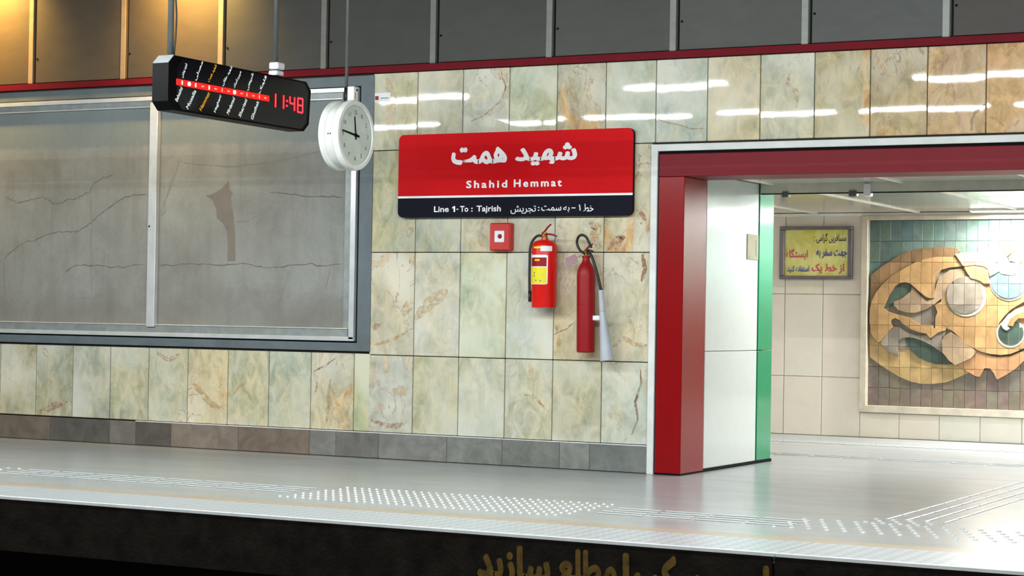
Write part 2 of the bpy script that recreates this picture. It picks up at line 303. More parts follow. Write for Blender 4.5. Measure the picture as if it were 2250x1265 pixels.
CRACKS=[
('d', [(-11.901, 2.087), (-11.852, 2.062), (-11.773, 2.03), (-11.663, 2.047), (-11.554, 2.064), (-11.492, 2.075), (-11.414, 2.044), (-11.336, 2.013), (-11.275, 2.025), (-11.214, 2.051), (-11.107, 2.058), (-11.047, 2.087), (-10.972, 2.116), (-10.929, 2.181), (-10.84, 2.233), (-10.721, 2.248)]) ,
('d', [(-11.902, 1.538), (-11.84, 1.599), (-11.762, 1.648), (-11.654, 1.702), (-11.576, 1.698), (-11.483, 1.732), (-11.391, 1.765), (-11.299, 1.779), (-11.192, 1.778), (-11.1, 1.778), (-11.025, 1.813), (-10.951, 1.854), (-10.892, 1.895), (-10.803, 1.954), (-10.7, 2.018), (-10.598, 2.064), (-10.51, 2.08), (-10.363, 2.086)]) ,
('d', [(-11.213, 1.425), (-11.168, 1.467), (-11.093, 1.492), (-11.002, 1.494), (-10.911, 1.486), (-10.821, 1.492), (-10.731, 1.469), (-10.657, 1.487), (-10.598, 1.469), (-10.525, 1.493), (-10.356, 1.499)]) ,
('f', [(-10.965, 2.122), (-10.947, 1.836), (-10.942, 1.492), (-10.928, 1.243)]) ,
('f', [(-11.146, 1.211), (-11.025, 1.216), (-10.874, 1.208)]) ,
('f', [(-11.59, 2.252), (-11.596, 2.192), (-11.625, 2.107), (-11.64, 2.071)]) ,
('f', [(-11.78, 1.733), (-11.748, 1.684), (-11.762, 1.648)]) ,
('f', [(-11.902, 1.538), (-11.886, 1.234), (-11.906, 1.112)]) ,
('f', [(-11.315, 1.215), (-11.32, 1.107), (-11.372, 1.028)]) ,
('d', [(-10.241, 1.496), (-10.059, 1.496), (-9.91, 1.509), (-9.79, 1.505), (-9.613, 1.498), (-9.511, 1.504), (-9.365, 1.51), (-9.249, 1.487), (-9.12, 1.479), (-9.006, 1.487), (-8.907, 1.499), (-8.739, 1.512), (-8.641, 1.492), (-8.435, 1.507)]) ,
('d', [(-9.134, 2.086), (-9.019, 2.07), (-8.892, 2.061), (-8.779, 2.046), (-8.626, 2.044), (-8.432, 2.035)]) ,
('f', [(-9.489, 1.845), (-9.359, 1.856), (-9.23, 1.897), (-9.131, 1.961), (-9.075, 2.008)]) ,
('f', [(-10.078, 2.27), (-10.122, 2.198), (-10.15, 2.101), (-10.171, 2.052)]) ,
('f', [(-8.921, 1.47), (-8.988, 1.293), (-9.027, 1.151)]) ,
('f', [(-8.544, 1.483), (-8.596, 1.296)]) ,
('f', [(-9.856, 1.43), (-9.79, 1.503)]) ,
('f', [(-10.228, 1.894), (-10.183, 1.936), (-10.17, 2.003)]) ,
('f', [(-10.028, 2.388), (-10.093, 2.201), (-10.196, 1.995), (-10.227, 1.92)]) ,
('f', [(-10.027, 2.35), (-9.796, 2.319), (-9.568, 2.296), (-9.299, 2.309), (-8.947, 2.345), (-8.603, 2.41)]) ,
]
STAIN= [(-9.541, 2.182), (-9.613, 2.117), (-9.671, 2.088), (-9.73, 2.07), (-9.766, 2.065), (-9.699, 2.028), (-9.661, 1.961), (-9.651, 1.877), (-9.592, 1.84), (-9.553, 1.78), (-9.536, 1.66), (-9.54, 1.528), (-9.46, 1.528), (-9.464, 1.707), (-9.483, 1.875), (-9.507, 1.995), (-9.516, 2.056), (-9.495, 2.079), (-9.532, 2.116)]
VEINS=[
('brown', 0.007, [(-7.044, 2.988), (-7.027, 2.912), (-6.998, 2.849), (-7.013, 2.798), (-7.043, 2.741), (-7.1, 2.698), (-7.189, 2.632), (-7.294, 2.597)]) ,
('tan', 0.026, [(-6.997, 2.979), (-6.991, 2.883), (-6.978, 2.797), (-7.027, 2.713), (-7.119, 2.654), (-7.236, 2.606)]) ,
('tan', 0.03, [(-6.48, 2.903), (-6.427, 2.844), (-6.463, 2.761), (-6.416, 2.675), (-6.385, 2.606), (-6.421, 2.537)]) ,
('brown', 0.006, [(-5.752, 2.563), (-5.662, 2.534), (-5.556, 2.511), (-5.485, 2.482), (-5.386, 2.489)]) ,
('rust', 0.018, [(-4.752, 2.851), (-4.767, 2.778), (-4.706, 2.728), (-4.692, 2.663), (-4.698, 2.606)]) ,
('rust', 0.014, [(-3.731, 2.845), (-3.687, 2.843), (-3.65, 2.878), (-3.62, 2.917)]) ,
('ochre', 0.05, [(-3.741, 2.413), (-3.648, 2.457), (-3.555, 2.488)]) ,
('brown', 0.012, [(-3.465, 2.412), (-3.46, 2.491), (-3.433, 2.542), (-3.369, 2.592)]) ,
('ochre', 0.04, [(-3.415, 2.404), (-3.398, 2.489), (-3.375, 2.555)]) ,
('rust', 0.012, [(-3.35, 2.506), (-3.295, 2.486), (-3.255, 2.445), (-3.233, 2.387)]) ,
('ochre', 0.016, [(-8.121, 0.879), (-8.006, 0.909), (-7.884, 0.954), (-7.771, 1.019)]) ,
('rust', 0.03, [(-8.132, 1.006), (-8.059, 1.064)]) ,
('ochre', 0.05, [(-7.867, 1.123), (-7.788, 1.229)]) ,
('rust', 0.022, [(-8.138, 0.298), (-8.034, 0.266), (-7.911, 0.257), (-7.809, 0.296)]) ,
('tan', 0.05, [(-7.957, 0.516), (-7.855, 0.533), (-7.782, 0.557)]) ,
('rust', 0.035, [(-11.486, 0.222), (-11.307, 0.291), (-11.14, 0.351)]) ,
('ochre', 0.03, [(-9.85, 0.529), (-9.766, 0.457), (-9.659, 0.364), (-9.536, 0.332)]) ,
('brown', 0.009, [(-8.673, 0.662), (-8.568, 0.708), (-8.471, 0.771)]) ,
('ochre', 0.016, [(-8.51, 0.612), (-8.533, 0.504), (-8.53, 0.361), (-8.557, 0.235)]) ,
('brown', 0.012, [(-8.642, 0.58), (-8.653, 0.493)]) ,
('brown', 0.01, [(-5.857, 0.749), (-5.848, 0.65), (-5.893, 0.517), (-5.873, 0.392), (-5.918, 0.275)]) ,
('ochre', 0.022, [(-6.074, 0.909), (-5.988, 0.977), (-5.915, 0.932), (-5.807, 0.928)]) ,
('brown', 0.02, [(-5.854, 1.581), (-5.83, 1.482), (-5.858, 1.389)]) ,
('ochre', 0.045, [(-6.282, 1.828), (-6.222, 1.781), (-6.25, 1.708), (-6.197, 1.631)]) ,
('rust', 0.03, [(-6.134, 1.621), (-6.073, 1.68), (-6.016, 1.713), (-6.079, 1.607)]) ,
('ochre', 0.03, [(-5.902, 2.269), (-5.889, 2.176), (-5.913, 2.104)]) ,
('rust', 0.02, [(-5.903, 1.912), (-5.837, 1.851), (-5.872, 1.805)]) ,
('ochre', 0.014, [(-6.8, 0.54), (-6.712, 0.522), (-6.596, 0.415)]) ,
('tan', 0.06, [(-7.757, 1.089), (-7.606, 1.231), (-7.467, 1.302)]) ,
('tan', 0.045, [(-7.211, 1.735), (-7.146, 1.649)]) ,
('rust', 0.022, [(-10.223, 0.769), (-10.104, 0.716), (-9.966, 0.764)]) ,
('ochre', 0.012, [(-9.449, 0.438), (-9.397, 0.513), (-9.304, 0.56)]) ,
('brown', 0.004, [(-6.566, 0.989), (-6.457, 1.035), (-6.395, 1.083)]) ,
('ochre', 0.03, [(-6.519, 0.906), (-6.505, 0.991), (-6.544, 1.067)]) ,
('tan', 0.05, [(-8.049, 2.961), (-7.996, 2.799), (-8.017, 2.634), (-7.957, 2.498)]) ,
('tan', 0.03, [(-7.835, 1.72), (-7.799, 1.791)]) ,
]
# ------------------------------------------------------------------ materials
def marble():
    k = N('polished_marble'); oi = k.n('ShaderNodeObjectInfo'); c = oi.outputs['Color']; a = oi.outputs['Alpha']
    v = k.coord(rnd=53)
    n1 = k.noise(k.coord(rnd=53, scale=(1.3, 1, .8), rot=(0, .7, 0)), 8.0, 8, .66, .9); n0 = k.noise(v, 1.6, 3, .5, .5)
    vs = k.coord(rnd=29, scale=(1, 1, .55), rot=(0, .55, 0))
    n2 = k.noise(vs, 3.2, 8, .6, 1.3); n3 = k.noise(vs, 2.1, 6, .62, 1.6)
    grey = k.mix(.3, c, s2l((190, 190, 182))); warm = k.mix(.5, c, s2l((216, 200, 164)))
    n5 = k.noise(k.coord(rnd=41, scale=(1.2, 1, .7), rot=(0, -.6, 0)), 2.6, 6, .65, 1.1)
    c = k.mix(k.rng(n5, .42, .60), grey, warm)
    pale = k.mix(.5, c, s2l((222, 222, 212))); dark = k.mix(1.0, c, (.60, .64, .58), 'MULTIPLY')
    b = k.mix(k.rng(n1, .34, .62), dark, c); b = k.mix(k.rng(n0, .45, .72), b, pale)
    th = k.math('SUBTRACT', .70, k.math('MULTIPLY', a, .18))
    f = k.rng(n2, th, k.math('ADD', th, .10)); f = k.math('MULTIPLY', f, k.rng(a, 0, .45, .35, .9))
    och = k.mix(k.rng(n1, .36, .6), s2l((184, 136, 84)), s2l((220, 188, 140)))
    b = k.mix(f, b, och)
    rim = k.rng(k.math('ABSOLUTE', k.math('SUBTRACT', n2, th)), 0, .010, 1, 0)
    b = k.mix(k.math('MULTIPLY', rim, k.rng(a, .1, .6, 0, .55)), b, s2l((150, 104, 66)))
    d = k.math('ABSOLUTE', k.math('SUBTRACT', n3, .5)); vein = k.math('MULTIPLY', k.rng(d, .0, .010, 1, 0), k.rng(n0, .5, .62))
    b = k.mix(k.math('MULTIPLY', vein, k.rng(a, .15, .75, .0, .85)), b, s2l((128, 84, 52)))
    k.base(b); k.bump(n1, .05, .0015); k.set(rough=.025, spec=.26); return k.m
M = {}
M['marble'] = marble()
def vein_mat(name, rgb, lo):
    k = N(name); c = s2l(rgb); n = k.noise(k.coord(), 22, 5, .65, .8); n2 = k.noise(k.coord(), 12, 3)
    k.base(k.mix(k.rng(n2, .3, .7), tuple(x*.75 for x in c), c)); k.set(rough=.2, spec=.2)
    k.l(k.rng(n, lo, lo+.25, 0, .75), k.b.inputs['Alpha']); return k.m
VM = {'brown': vein_mat('brown_vein', (152, 112, 84), .34), 'tan': vein_mat('tan_vein', (214, 188, 150), .40), 'ochre': vein_mat('ochre_vein', (208, 166, 108), .42), 'rust': vein_mat('rust_vein', (188, 132, 104), .42)}
M['joint'] = plain('dark_joint', (44, 40, 36), .9)
M['skirt'] = objcol('skirting_stone', .28, .2, 9, bump=.1)
M['panel'] = objcol('fibre_cement', .62, .10, 7, stretch=(.5, 1, 1.5))
M['redmetal'] = plain('dark_red_metal', (104, 16, 28), .65, spec=.12)
M['red'] = plain('red_enamel', (134, 6, 12), .25, var=.03, spec=.25)
M['redhead'] = plain('red_enamel_header', (118, 18, 32), .5, var=.04, spec=.2)
M['whitetrim'] = plain('white_trim', (214, 218, 217), .4, spec=.3)
M['alu'] = plain('aluminium', (205, 210, 214), .3, metal=.35)
M['aluch'] = plain('aluminium_channel', (140, 146, 146), .45, metal=.3, var=.15, scale=14)
M['surround'] = plain('blue_grey_metal', (94, 104, 110), .55, metal=.1, var=.14, scale=5)
M['black'] = plain('black_gap', (10, 10, 10), .7, spec=.1)
M['blackgloss'] = plain('black_acrylic', (4, 4, 6), .4, spec=.06)
M['white'] = plain('white_enamel', (204, 210, 206), .16, var=.02)
M['green'] = plain('green_enamel', (16, 138, 92), .14, var=.03)
M['cream'] = objcol('cream_tile', .2, .04, 4)
M['steel'] = plain('brushed_steel', (200, 202, 204), .28, metal=.9, scale=30)
M['ceilp'] = plain('ceiling_panel', (214, 206, 192), .14, metal=.4, var=.06, scale=2)
M['ceilw'] = plain('white_ceiling_bar', (232, 230, 222), .4)
M['text_w'] = plain('white_lettering', (235, 235, 238), .5)
M['sign_red'] = plain('sign_red', (196, 8, 18), .6, var=.04, scale=3, spec=.12)
M['sign_black'] = plain('sign_black', (16, 18, 32), .6, spec=.1)
M['ext_red'] = plain('extinguisher_red', (208, 20, 14), .3, spec=.4)
M['co2_red'] = plain('dark_extinguisher_red', (142, 12, 22), .42, scale=14, spec=.25)
M['rubber'] = plain('black_rubber', (24, 24, 24), .5)
M['brass'] = plain('brass', (150, 120, 60), .35, metal=.8)
M['horn'] = plain('horn_grey', (168, 176, 184), .45)
M['yellow'] = plain('yellow_label', (226, 214, 20), .5)
M['paper'] = plain('white_paper', (225, 228, 232), .6)
M['lilac'] = plain('lilac_card', (150, 118, 130), .6)
M['alarm'] = plain('alarm_red', (190, 34, 30), .4)
M['clockwhite'] = plain('clock_white', (222, 226, 222), .35)
M['dial'] = plain('dial', (196, 206, 196), .5)
M['num'] = plain('dial_numeral', (120, 128, 124), .6)
M['pole'] = plain('grey_pole', (92, 98, 98), .5, metal=.3)
M['frame_grey'] = plain('picture_frame', (112, 106, 112), .3, metal=.3, var=.15)
M['poster'] = None
M['face'] = plain('platform_face', (33, 29, 26), .95, var=.35, scale=9, bump=.6, spec=.05)
M['ochre'] = plain('ochre_paint', (96, 72, 10), .9, var=.45, scale=20)
M['void'] = plain('dark_concrete', (30, 28, 26), .95)
M['ceil'] = plain('station_ceiling', (70, 68, 64), .9)
M['beige'] = plain('beige_tile', (188, 182, 168), .4)
# concrete of the board: blotches, vertical streaks, cooler upper band
def concrete():
    k = N('cracked_concrete'); v = k.coord()
    n1 = k.noise(v, 1.7, 6, .6, .4); n2 = k.noise(k.coord(scale=(5, 1, .7)), 1.5, 5, .6); n3 = k.noise(v, 40, 3)
    b = k.mix(k.rng(n1, .32, .7), s2l((120, 121, 117)), s2l((146, 149, 146)))
    b = k.mix(k.math('MULTIPLY', k.rng(n2, .5, .72), .35), b, s2l((104, 100, 94)))
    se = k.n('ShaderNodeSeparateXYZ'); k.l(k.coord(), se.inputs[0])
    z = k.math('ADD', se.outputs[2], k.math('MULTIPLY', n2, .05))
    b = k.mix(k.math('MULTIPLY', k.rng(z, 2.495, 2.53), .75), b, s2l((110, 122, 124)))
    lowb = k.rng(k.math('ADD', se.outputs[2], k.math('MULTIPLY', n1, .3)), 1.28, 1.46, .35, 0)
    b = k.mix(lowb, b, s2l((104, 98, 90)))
    b = k.mix(k.math('MULTIPLY', k.rng(n3, .4, .7), .12), b, s2l((90, 88, 84)))
    k.base(b); k.bump(n3, .15, .004); k.set(rough=.6); return k.m
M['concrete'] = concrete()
M['crack'] = plain('crack_dark', (104, 98, 90), .9)
M['crackf'] = plain('crack_faint', (124, 119, 111), .9)
M['stain'] = plain('brown_stain', (118, 112, 106), .8, var=.1)
def floor_mat(name, rgb, rough, bumpk=.02):
    k = N(name); c = s2l(rgb); v = k.coord(scale=(.6, 1.6, 1)); n = k.noise(v, 2.2, 6, .6, .5); n2 = k.noise(k.coord(), 60, 2)
    b = k.mix(k.rng(n, .3, .7), tuple(x*.86 for x in c), c); b = k.mix(k.math('MULTIPLY', k.rng(n2, .5, .7), .12), b, tuple(x*.6 for x in c))
    k.base(b); k.bump(n, bumpk, .01); k.set(rough=rough, spec=.38); return k.m
M['floor'] = floor_mat('polished_floor_stone', (162, 167, 169), .24)
M['fborder'] = floor_mat('beige_border_stone', (176, 160, 140), .3)
def edge_mat():
    k = N('hatched_edge_stone'); c = s2l((182, 190, 195)); v = k.coord(rot=(0, 0, math.radians(45)))
    ck = k.n('ShaderNodeTexChecker'); ck.inputs['Scale'].default_value = 18; k.l(v, ck.inputs[0])
    n = k.noise(k.coord(), 3, 4)
    b = k.mix(k.math('MULTIPLY', ck.outputs[1], .7), c, tuple(x*.62 for x in c))
    k.base(k.mix(k.rng(n, .3, .7, 0, .25), b, s2l((160, 165, 168)))); k.bump(ck.outputs[1], .5, .003); k.set(rough=.3); return k.m
M['edge'] = edge_mat()
M['nosing'] = plain('pale_nosing', (222, 226, 228), .35)

# ------------------------------------------------------------------ platform wall
FRONT = 0.0
wall = structure('wall_back')
boxes('wall_core', [((-13.2, .02, -.02), (-5.61, 1.82, 4.8)), ((-5.61, .02, 2.3), (-.60, .38, 4.8)), ((-.60, .02, -.02), (2.4, 1.82, 4.8))], M['joint'], wall)
def tile_me(w, h, t=.02):
    return box_me((-w/2, -t/2, -h/2), (w/2, t/2, h/2), .0035)
TM = {}
def tile(x0, x1, z0, z1, rgb, vein, name='tile', mat='marble', parent=None, y=.0, t=.02, tilt=.14):
    w, h = x1-x0-.006, z1-z0-.006
    key = (round(w, 3), round(h, 3), t, mat)
    if key not in TM: TM[key] = tile_me(w, h, t); TM[key].materials.append(M[mat])
    o = link(name, TM[key], None, parent or wall, loc=((x0+x1)/2, y+t/2+random.uniform(-.0006, .0006), (z0+z1)/2),
             rot=(math.radians(random.uniform(-tilt, tilt)), 0, math.radians(random.uniform(-tilt, tilt))), color=(*s2l(rgb), vein))
    return o
X0 = -8.168; P = .4
def rep(l, n): return [l[i % len(l)] for i in range(n)]
top = [((206, 202, 172), .35), ((196, 194, 178), .25), ((208, 210, 200), .6), ((194, 204, 180), .03), ((182, 176, 158), .7), ((190, 198, 182), .08),
       ((182, 194, 188), .3), ((208, 194, 164), .12), ((196, 196, 180), .35), ((186, 170, 132), .55), ((180, 152, 112), .6), ((206, 162, 122), .85),
       ((222, 160, 98), .75), ((214, 170, 120), .6), ((200, 180, 140), .4), ((196, 196, 180), .2), ((190, 200, 182), .1), ((206, 190, 160), .5),
       ((190, 196, 180), .2), ((200, 200, 180), .3), ((196, 180, 150), .5), ((190, 200, 186), .1), ((205, 205, 190), .3), ((190, 190, 175), .2), ((205, 190, 160), .4), ((190, 198, 180), .2)]
zr = [.204, .803, 1.600, 2.392, 2.995]
for i, (c, a) in enumerate(top): tile(X0+P*i, X0+P*(i+1), zr[3], zr[4], c, a)
r3 = [((192, 190, 160), .4), ((182, 186, 168), .1), ((208, 202, 184), .55), ((184, 190, 172), .15), ((218, 208, 184), .8), ((218, 206, 176), .9)]
r2 = [((206, 194, 168), .75), ((210, 206, 190), .45), ((198, 208, 178), .03), ((194, 202, 192), .03), ((214, 196, 158), .5), ((216, 206, 184), .65)]
r1 = [((196, 194, 182), .6), ((198, 194, 164), .12), ((202, 206, 192), .1), ((206, 206, 190), .4), ((192, 188, 164), .12), ((198, 204, 190), .5)]
for row, z0, z1 in ((r3, zr[2], zr[3]), (r2, zr[1], zr[2]), (r1, zr[0], zr[1])):
    for i, (c, a) in enumerate(row):
        x1 = X0+P*(i+1) if i < 5 else -5.785
        tile(X0+P*i, x1, z0, z1, c, a)
    for i in range(7):   # beyond the opening
        c, a = row[(i*5+2) % 6]; tile(-.55+P*i, -.15+P*i, z0, z1, c, a)
lowrow = [((176, 186, 132), .0), ((206, 198, 176), .6), ((188, 194, 178), .03), ((196, 196, 170), .15), ((216, 198, 156), .6), ((186, 188, 162), .5),
          ((188, 188, 164), .25), ((184, 186, 172), .1), ((168, 172, 152), .55), ((182, 178, 154), .35), ((186, 190, 170), .2), ((200, 190, 160), .4), ((180, 186, 170), .2)]
x = -8.156
for i, (c, a) in enumerate(lowrow):
    w = .146 if i == 0 else .401
    tile(x-w, x, zr[0], .812, c, a); x -= w
for kind, w, pts in VEINS:
    bm = bmesh.new(); Q = []; prev = None
    for (a, b), (c, d) in zip(pts, pts[1:]):
        for j in range(5): t = j/5; Q.append((a+(c-a)*t+random.uniform(-.0025, .0025), b+(d-b)*t+random.uniform(-.0025, .0025)))
    Q.append(pts[-1]); n = len(Q)
    for i, (u, v) in enumerate(Q):
        p, q = Q[max(0, i-1)], Q[min(n-1, i+1)]; dx, dz = q[0]-p[0], q[1]-p[1]; l = math.hypot(dx, dz) or 1
        ww = w*random.uniform(.75, 1.0)*math.sin(math.pi*(i+.6)/(n+.2))**.5
        A = bm.verts.new((u-dz/l*ww, -.0031, v+dx/l*ww)); B = bm.verts.new((u+dz/l*ww, -.0031, v-dx/l*ww))
        if prev: bm.faces.new((prev[0], A, B, prev[1]))
        prev = (A, B)
    link('stone_vein', to_me(bm), VM[kind], wall)
# upper cladding panels with their cover strips
pcol = [(120, 100, 74), (120, 100, 74), (116, 98, 74), (108, 94, 76), (86, 84, 80), (84, 84, 80), (88, 90, 86), (96, 98, 94), (106, 108, 104), (112, 114, 112), (100, 92, 88), (92, 88, 84), (94, 92, 88), (94, 92, 88)]  # leftmost panels browner: the warm amber glow is put into their colour
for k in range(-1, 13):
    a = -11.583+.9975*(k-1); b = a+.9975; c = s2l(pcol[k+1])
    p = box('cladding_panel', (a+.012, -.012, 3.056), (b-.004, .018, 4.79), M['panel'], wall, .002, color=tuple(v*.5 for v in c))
    st = box('cover_strip', (b-.062, -.024, 3.05), (b-.012, -.012, 4.79), M['panel'], p, .003, color=tuple(min(1, v*2.2) for v in c))
    st.matrix_parent_inverse = Matrix.Translation(-p.location)
    for zz in (3.26, 3.9, 4.5):
        s = link('rivet', lathe([(0, -.004), (.009, -.004), (.009, 0), (0, 0)], 8, 'Y'), M['black'], p, loc=(b+.03, -.014, zz))
        s.matrix_parent_inverse = Matrix.Translation(-p.location)
boxes('trim_1', [((-13.2, -.03, 2.998), (2.4, .02, 3.048))], M['redmetal'], kind='structure')
# skirting
sk = structure('baseboard_back')
xs = [-13.2, -12.4, -11.333, -10.691, -10.418, -10.052, -9.383, -8.695, -8.448, -8.059, -7.45, -6.973, -6.493, -6.247, -5.785]
sc = [(120, 108, 98), (118, 108, 98), (100, 96, 92), (122, 118, 114), (100, 94, 90), (140, 128, 118), (130, 116, 104), (134, 132, 130), (122, 120, 116), (138, 138, 134), (136, 138, 134), (128, 130, 126), (140, 142, 138), (124, 128, 124)]
for i in range(14):
    box('skirting_slab', (xs[i]+.001, -.016, 0.004), (xs[i+1]-.001, .018, .197), M['skirt'], sk, .003, color=s2l(sc[i]))
boxes('top_ledge', [((-10.418, -.018, .197), (-5.785, .004, .203))], M['nosing'], sk)
for i in range(4): box('skirting_slab', (-.56+i*.7, -.016, .004), (.14+i*.7-.002, .018, .197), M['skirt'], sk, .003, color=s2l(sc[i+8]))

# ------------------------------------------------------------------ framed board with cracked backing
bd = empty('empty_poster_board', (-10.7, 0, .82))
tag(bd, 'long empty wall board in aluminium frame showing cracked grey concrete backing', 'poster board')
def inv(o, p): o.matrix_parent_inverse = Matrix.Translation(-p.location); return o
L = -13.15
inv(boxes('surround', [((L, -.008, 2.90), (-8.158, .018, 2.982)), ((L, -.008, .828), (-8.158, .018, .905)), ((-8.285, -.008, .905), (-8.158, .018, 2.90))], M['surround'], bd), bd)
inv(boxes('shadow_gap', [((L, -.010, 2.895), (-8.277, .0, 2.902)), ((L, -.010, .893), (-8.277, 0, .903)), ((-8.285, -.010, .893), (-8.277, .0, 2.902))], M['black'], bd), bd)
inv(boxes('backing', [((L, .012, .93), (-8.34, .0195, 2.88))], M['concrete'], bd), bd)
inv(boxes('rail', [((L, -.038, 2.858), (-8.29, .012, 2.892)), ((L, -.022, 2.803), (-8.44, .012, 2.812))], M['alu'], bd, .002), bd)
inv(boxes('rail_channel', [((L, -.012, 2.808), (-8.44, .012, 2.86))], M['aluch'], bd), bd)
inv(boxes('rail', [((L, -.038, .906), (-8.29, .012, .938)), ((L, -.020, .998), (-8.36, .012, 1.006))], M['alu'], bd, .002), bd)
inv(boxes('rail_channel', [((L, -.010, .936), (-8.36, .012, 1.0))], M['aluch'], bd), bd)
inv(boxes('rail', [((-8.338, -.038, .92), (-8.292, .012, 2.89))], M['alu'], bd, .002), bd)
inv(boxes('rail_channel', [((-8.405, -.010, 1.0), (-8.338, .012, 2.86))], M['aluch'], bd), bd)
inv(boxes('mullion', [((-10.318, -.036, .985), (-10.236, .012, 2.84))], M['alu'], bd, .004), bd)
mu = [o for o in bd.children if o.name.startswith('mullion')][0]
s = link('screw', lathe([(0, -.003), (.008, -.003), (.008, 0), (0, 0)], 8, 'Y'), M['black'], mu, loc=(-10.3, -.036, 1.815)); 

for kind, pts in CRACKS:
    bm = bmesh.new(); w = .0052 if kind == 'd' else .004
    # wander between the traced points
    Q = []
    for (a, b), (c, d) in zip(pts, pts[1:]):
        for j in range(4):
            t = j/4; Q.append((a+(c-a)*t+random.uniform(-.006, .006), b+(d-b)*t+random.uniform(-.006, .006)))
    Q.append(pts[-1]); prev = None; n = len(Q)
    for i, (u, v) in enumerate(Q):
        p, q = Q[max(0, i-1)], Q[min(n-1, i+1)]; dx, dz = q[0]-p[0], q[1]-p[1]; l = math.hypot(dx, dz) or 1
        ww = w*random.uniform(.35, 1.1)*(1 if 0 < i < n-1 else .1)
        A = bm.verts.new((u-dz/l*ww, .0113, v+dx/l*ww)); B = bm.verts.new((u+dz/l*ww, .0113, v-dx/l*ww))
        if prev: bm.faces.new((prev[0], A, B, prev[1]))
        prev = (A, B)
    inv(link('crack', to_me(bm), M['crack'] if kind == 'd' else M['crackf'], bd), bd)
inv(link('damp_stain', prism_me(STAIN, .0012), M['stain'], bd), bd).delta_location = (0, .0125, 0)
st = boxes('paper_notice', [((-8.155, -.0035, 2.775), (-8.012, -.001, 2.842))], M['paper']); tag(st, 'small white paper sticker on the first top tile beside the clock', 'sticker')
link('picture', box_me((-8.15, -.0045, 2.787), (-8.118, -.003, 2.818)), M['co2_red'], st)
link('text_line', box_me((-8.10, -.0045, 2.796), (-8.03, -.003, 2.804)), M['num'], st)

# ------------------------------------------------------------------ passage opening
op = structure('door_1')
boxes('white_trim', [((-5.784, -.035, 0), (-5.732, .02, 2.378)), ((-5.732, -.035, 2.328), (-.55, .02, 2.378)), ((-.60, -.035, 0), (-.55, .02, 2.328))], M['whitetrim'], op, .003)
boxes('dark_gap', [((-5.732, -.012, 0), (-5.714, .05, 2.328)), ((-5.714, -.012, 2.306), (-.6, .05, 2.328))], M['black'], op)
boxes('red_post', [((-5.714, -.045, .012), (-5.515, .385, 2.142))], M['red'], op, .004)
boxes('red_post', [((-.80, -.045, .012), (-.605, .385, 2.142))], M['red'], op, .004)
boxes('red_header', [((-5.714, -.048, 2.143), (-.605, .385, 2.306))], M['redhead'], op, .004)
boxes('plinth', [((-5.70, -.035, 0), (-5.52, 1.84, .022)), ((-.79, -.035, 0), (-.61, 1.84, .022))], M['black'], op)
boxes('dark_gap', [((-5.61, .385, 0), (-5.545, .43, 2.19)), ((-5.61, 1.50, 0), (-5.545, 1.535, 2.19))], M['black'], op)
jl = structure('wall_left')
boxes('white_panel', [((-5.62, .43, .022), (-5.531, 1.502, .884))], M['white'], jl, .003)
boxes('white_panel', [((-5.62, .43, .888), (-5.531, 1.502, 2.19))], M['white'], jl, .003)
boxes('green_panel', [((-5.62, 1.53, .02), (-5.531, 1.845, .884))], M['green'], jl, .004)
boxes('green_panel', [((-5.62, 1.53, .888), (-5.531, 1.845, 2.19))], M['green'], jl, .004)
jr = structure('wall_right')
boxes('white_panel', [((-.79, .39, .022), (-.70, 1.5, 2.19))], M['white'], jr, .003)
boxes('green_panel', [((-.79, 1.53, .022), (-.70, 1.845, 2.19))], M['green'], jr, .003)
# notice on the jamb
nt = empty('jamb_notice', (-5.531, 1.37, 1.69)); tag(nt, 'small cream notice plate on the white passage side panel', 'notice')
link('plate', box_me((0, -.12, -.098), (.008, .12, .1), .002), plain('cream_plate', (136, 132, 104), .5), nt)
link('mark', box_me((.008, .055, -.07), (.0095, .075, .06)), M['num'], nt)
link('mark', box_me((.008, -.085, -.085), (.0095, -.07, -.07)), M['num'], nt)

# passage: far wall, ceiling
YB = 5.6
wp = structure('wall_passage')
boxes('wall_core', [((-8.9, YB+.012, -.02), (2.4, YB+.3, 2.6))], plain('grey_joint', (190, 182, 166), .8), wp)
boxes('side_wall', [((-8.9, 1.9, -.02), (-8.8, YB, 2.6)), ((2.3, 1.8, -.02), (2.4, YB, 2.6))], M['beige'], wp)
boxes('rear_face', [((-8.8, 1.82, 0), (-5.61, 1.84, 2.3)), ((-.6, 1.82, 0), (2.3, 1.84, 2.3))], M['beige'], wp)
cz = [0, .578, 1.392, 2.172]
for i in range(-5, 24):
    a = -6.783+.394*i; b = a+.394
    for r in range(3):
        if b > -5.98 and a < -2.7 and r > 0: 
            if a < -5.98 and r: pass
            else: continue
        z0, z1 = cz[r], cz[r+1]
        x1 = min(b, -5.985) if (a < -5.985 < b and r) else b
        if r == 0 and b > -5.98 and a < -2.7: z1 = .245
        tile(a, x1, z0, z1, (random.choice([230, 227, 225]), random.choice([221, 219]), random.choice([206, 203])), 0, 'tile', 'cream', wp, YB, .02, .1)
boxes('trim_2', [((-8.8, YB-.05, 2.160), (2.3, YB+.01, 2.188))], M['ceilw'], kind='structure')
ce = structure('ceiling')
boxes('ceiling_core', [((-8.8, .385, 2.215), (2.3, YB, 2.4))], M['black'], ce)
for i in range(-3, 8):
    for j in range(7):
        y0 = .388+.745*j
        if y0 > YB-.1: continue
        a = -5.42+1.03*i
        box('ceiling_panel', (a+.012, y0+.004, 2.192), (a+1.018, min(y0+.741, YB-.05), 2.215), M['ceilp'], ce, .003,
            rot=(math.radians(random.uniform(-.25, .25)), 0, 0))
for i in range(-3, 9):
    a = -5.42+1.03*i; box('ceiling_bar', (a-.015, .39, 2.182), (a+.015, YB-.04, 2.215), M['ceilw'], ce)
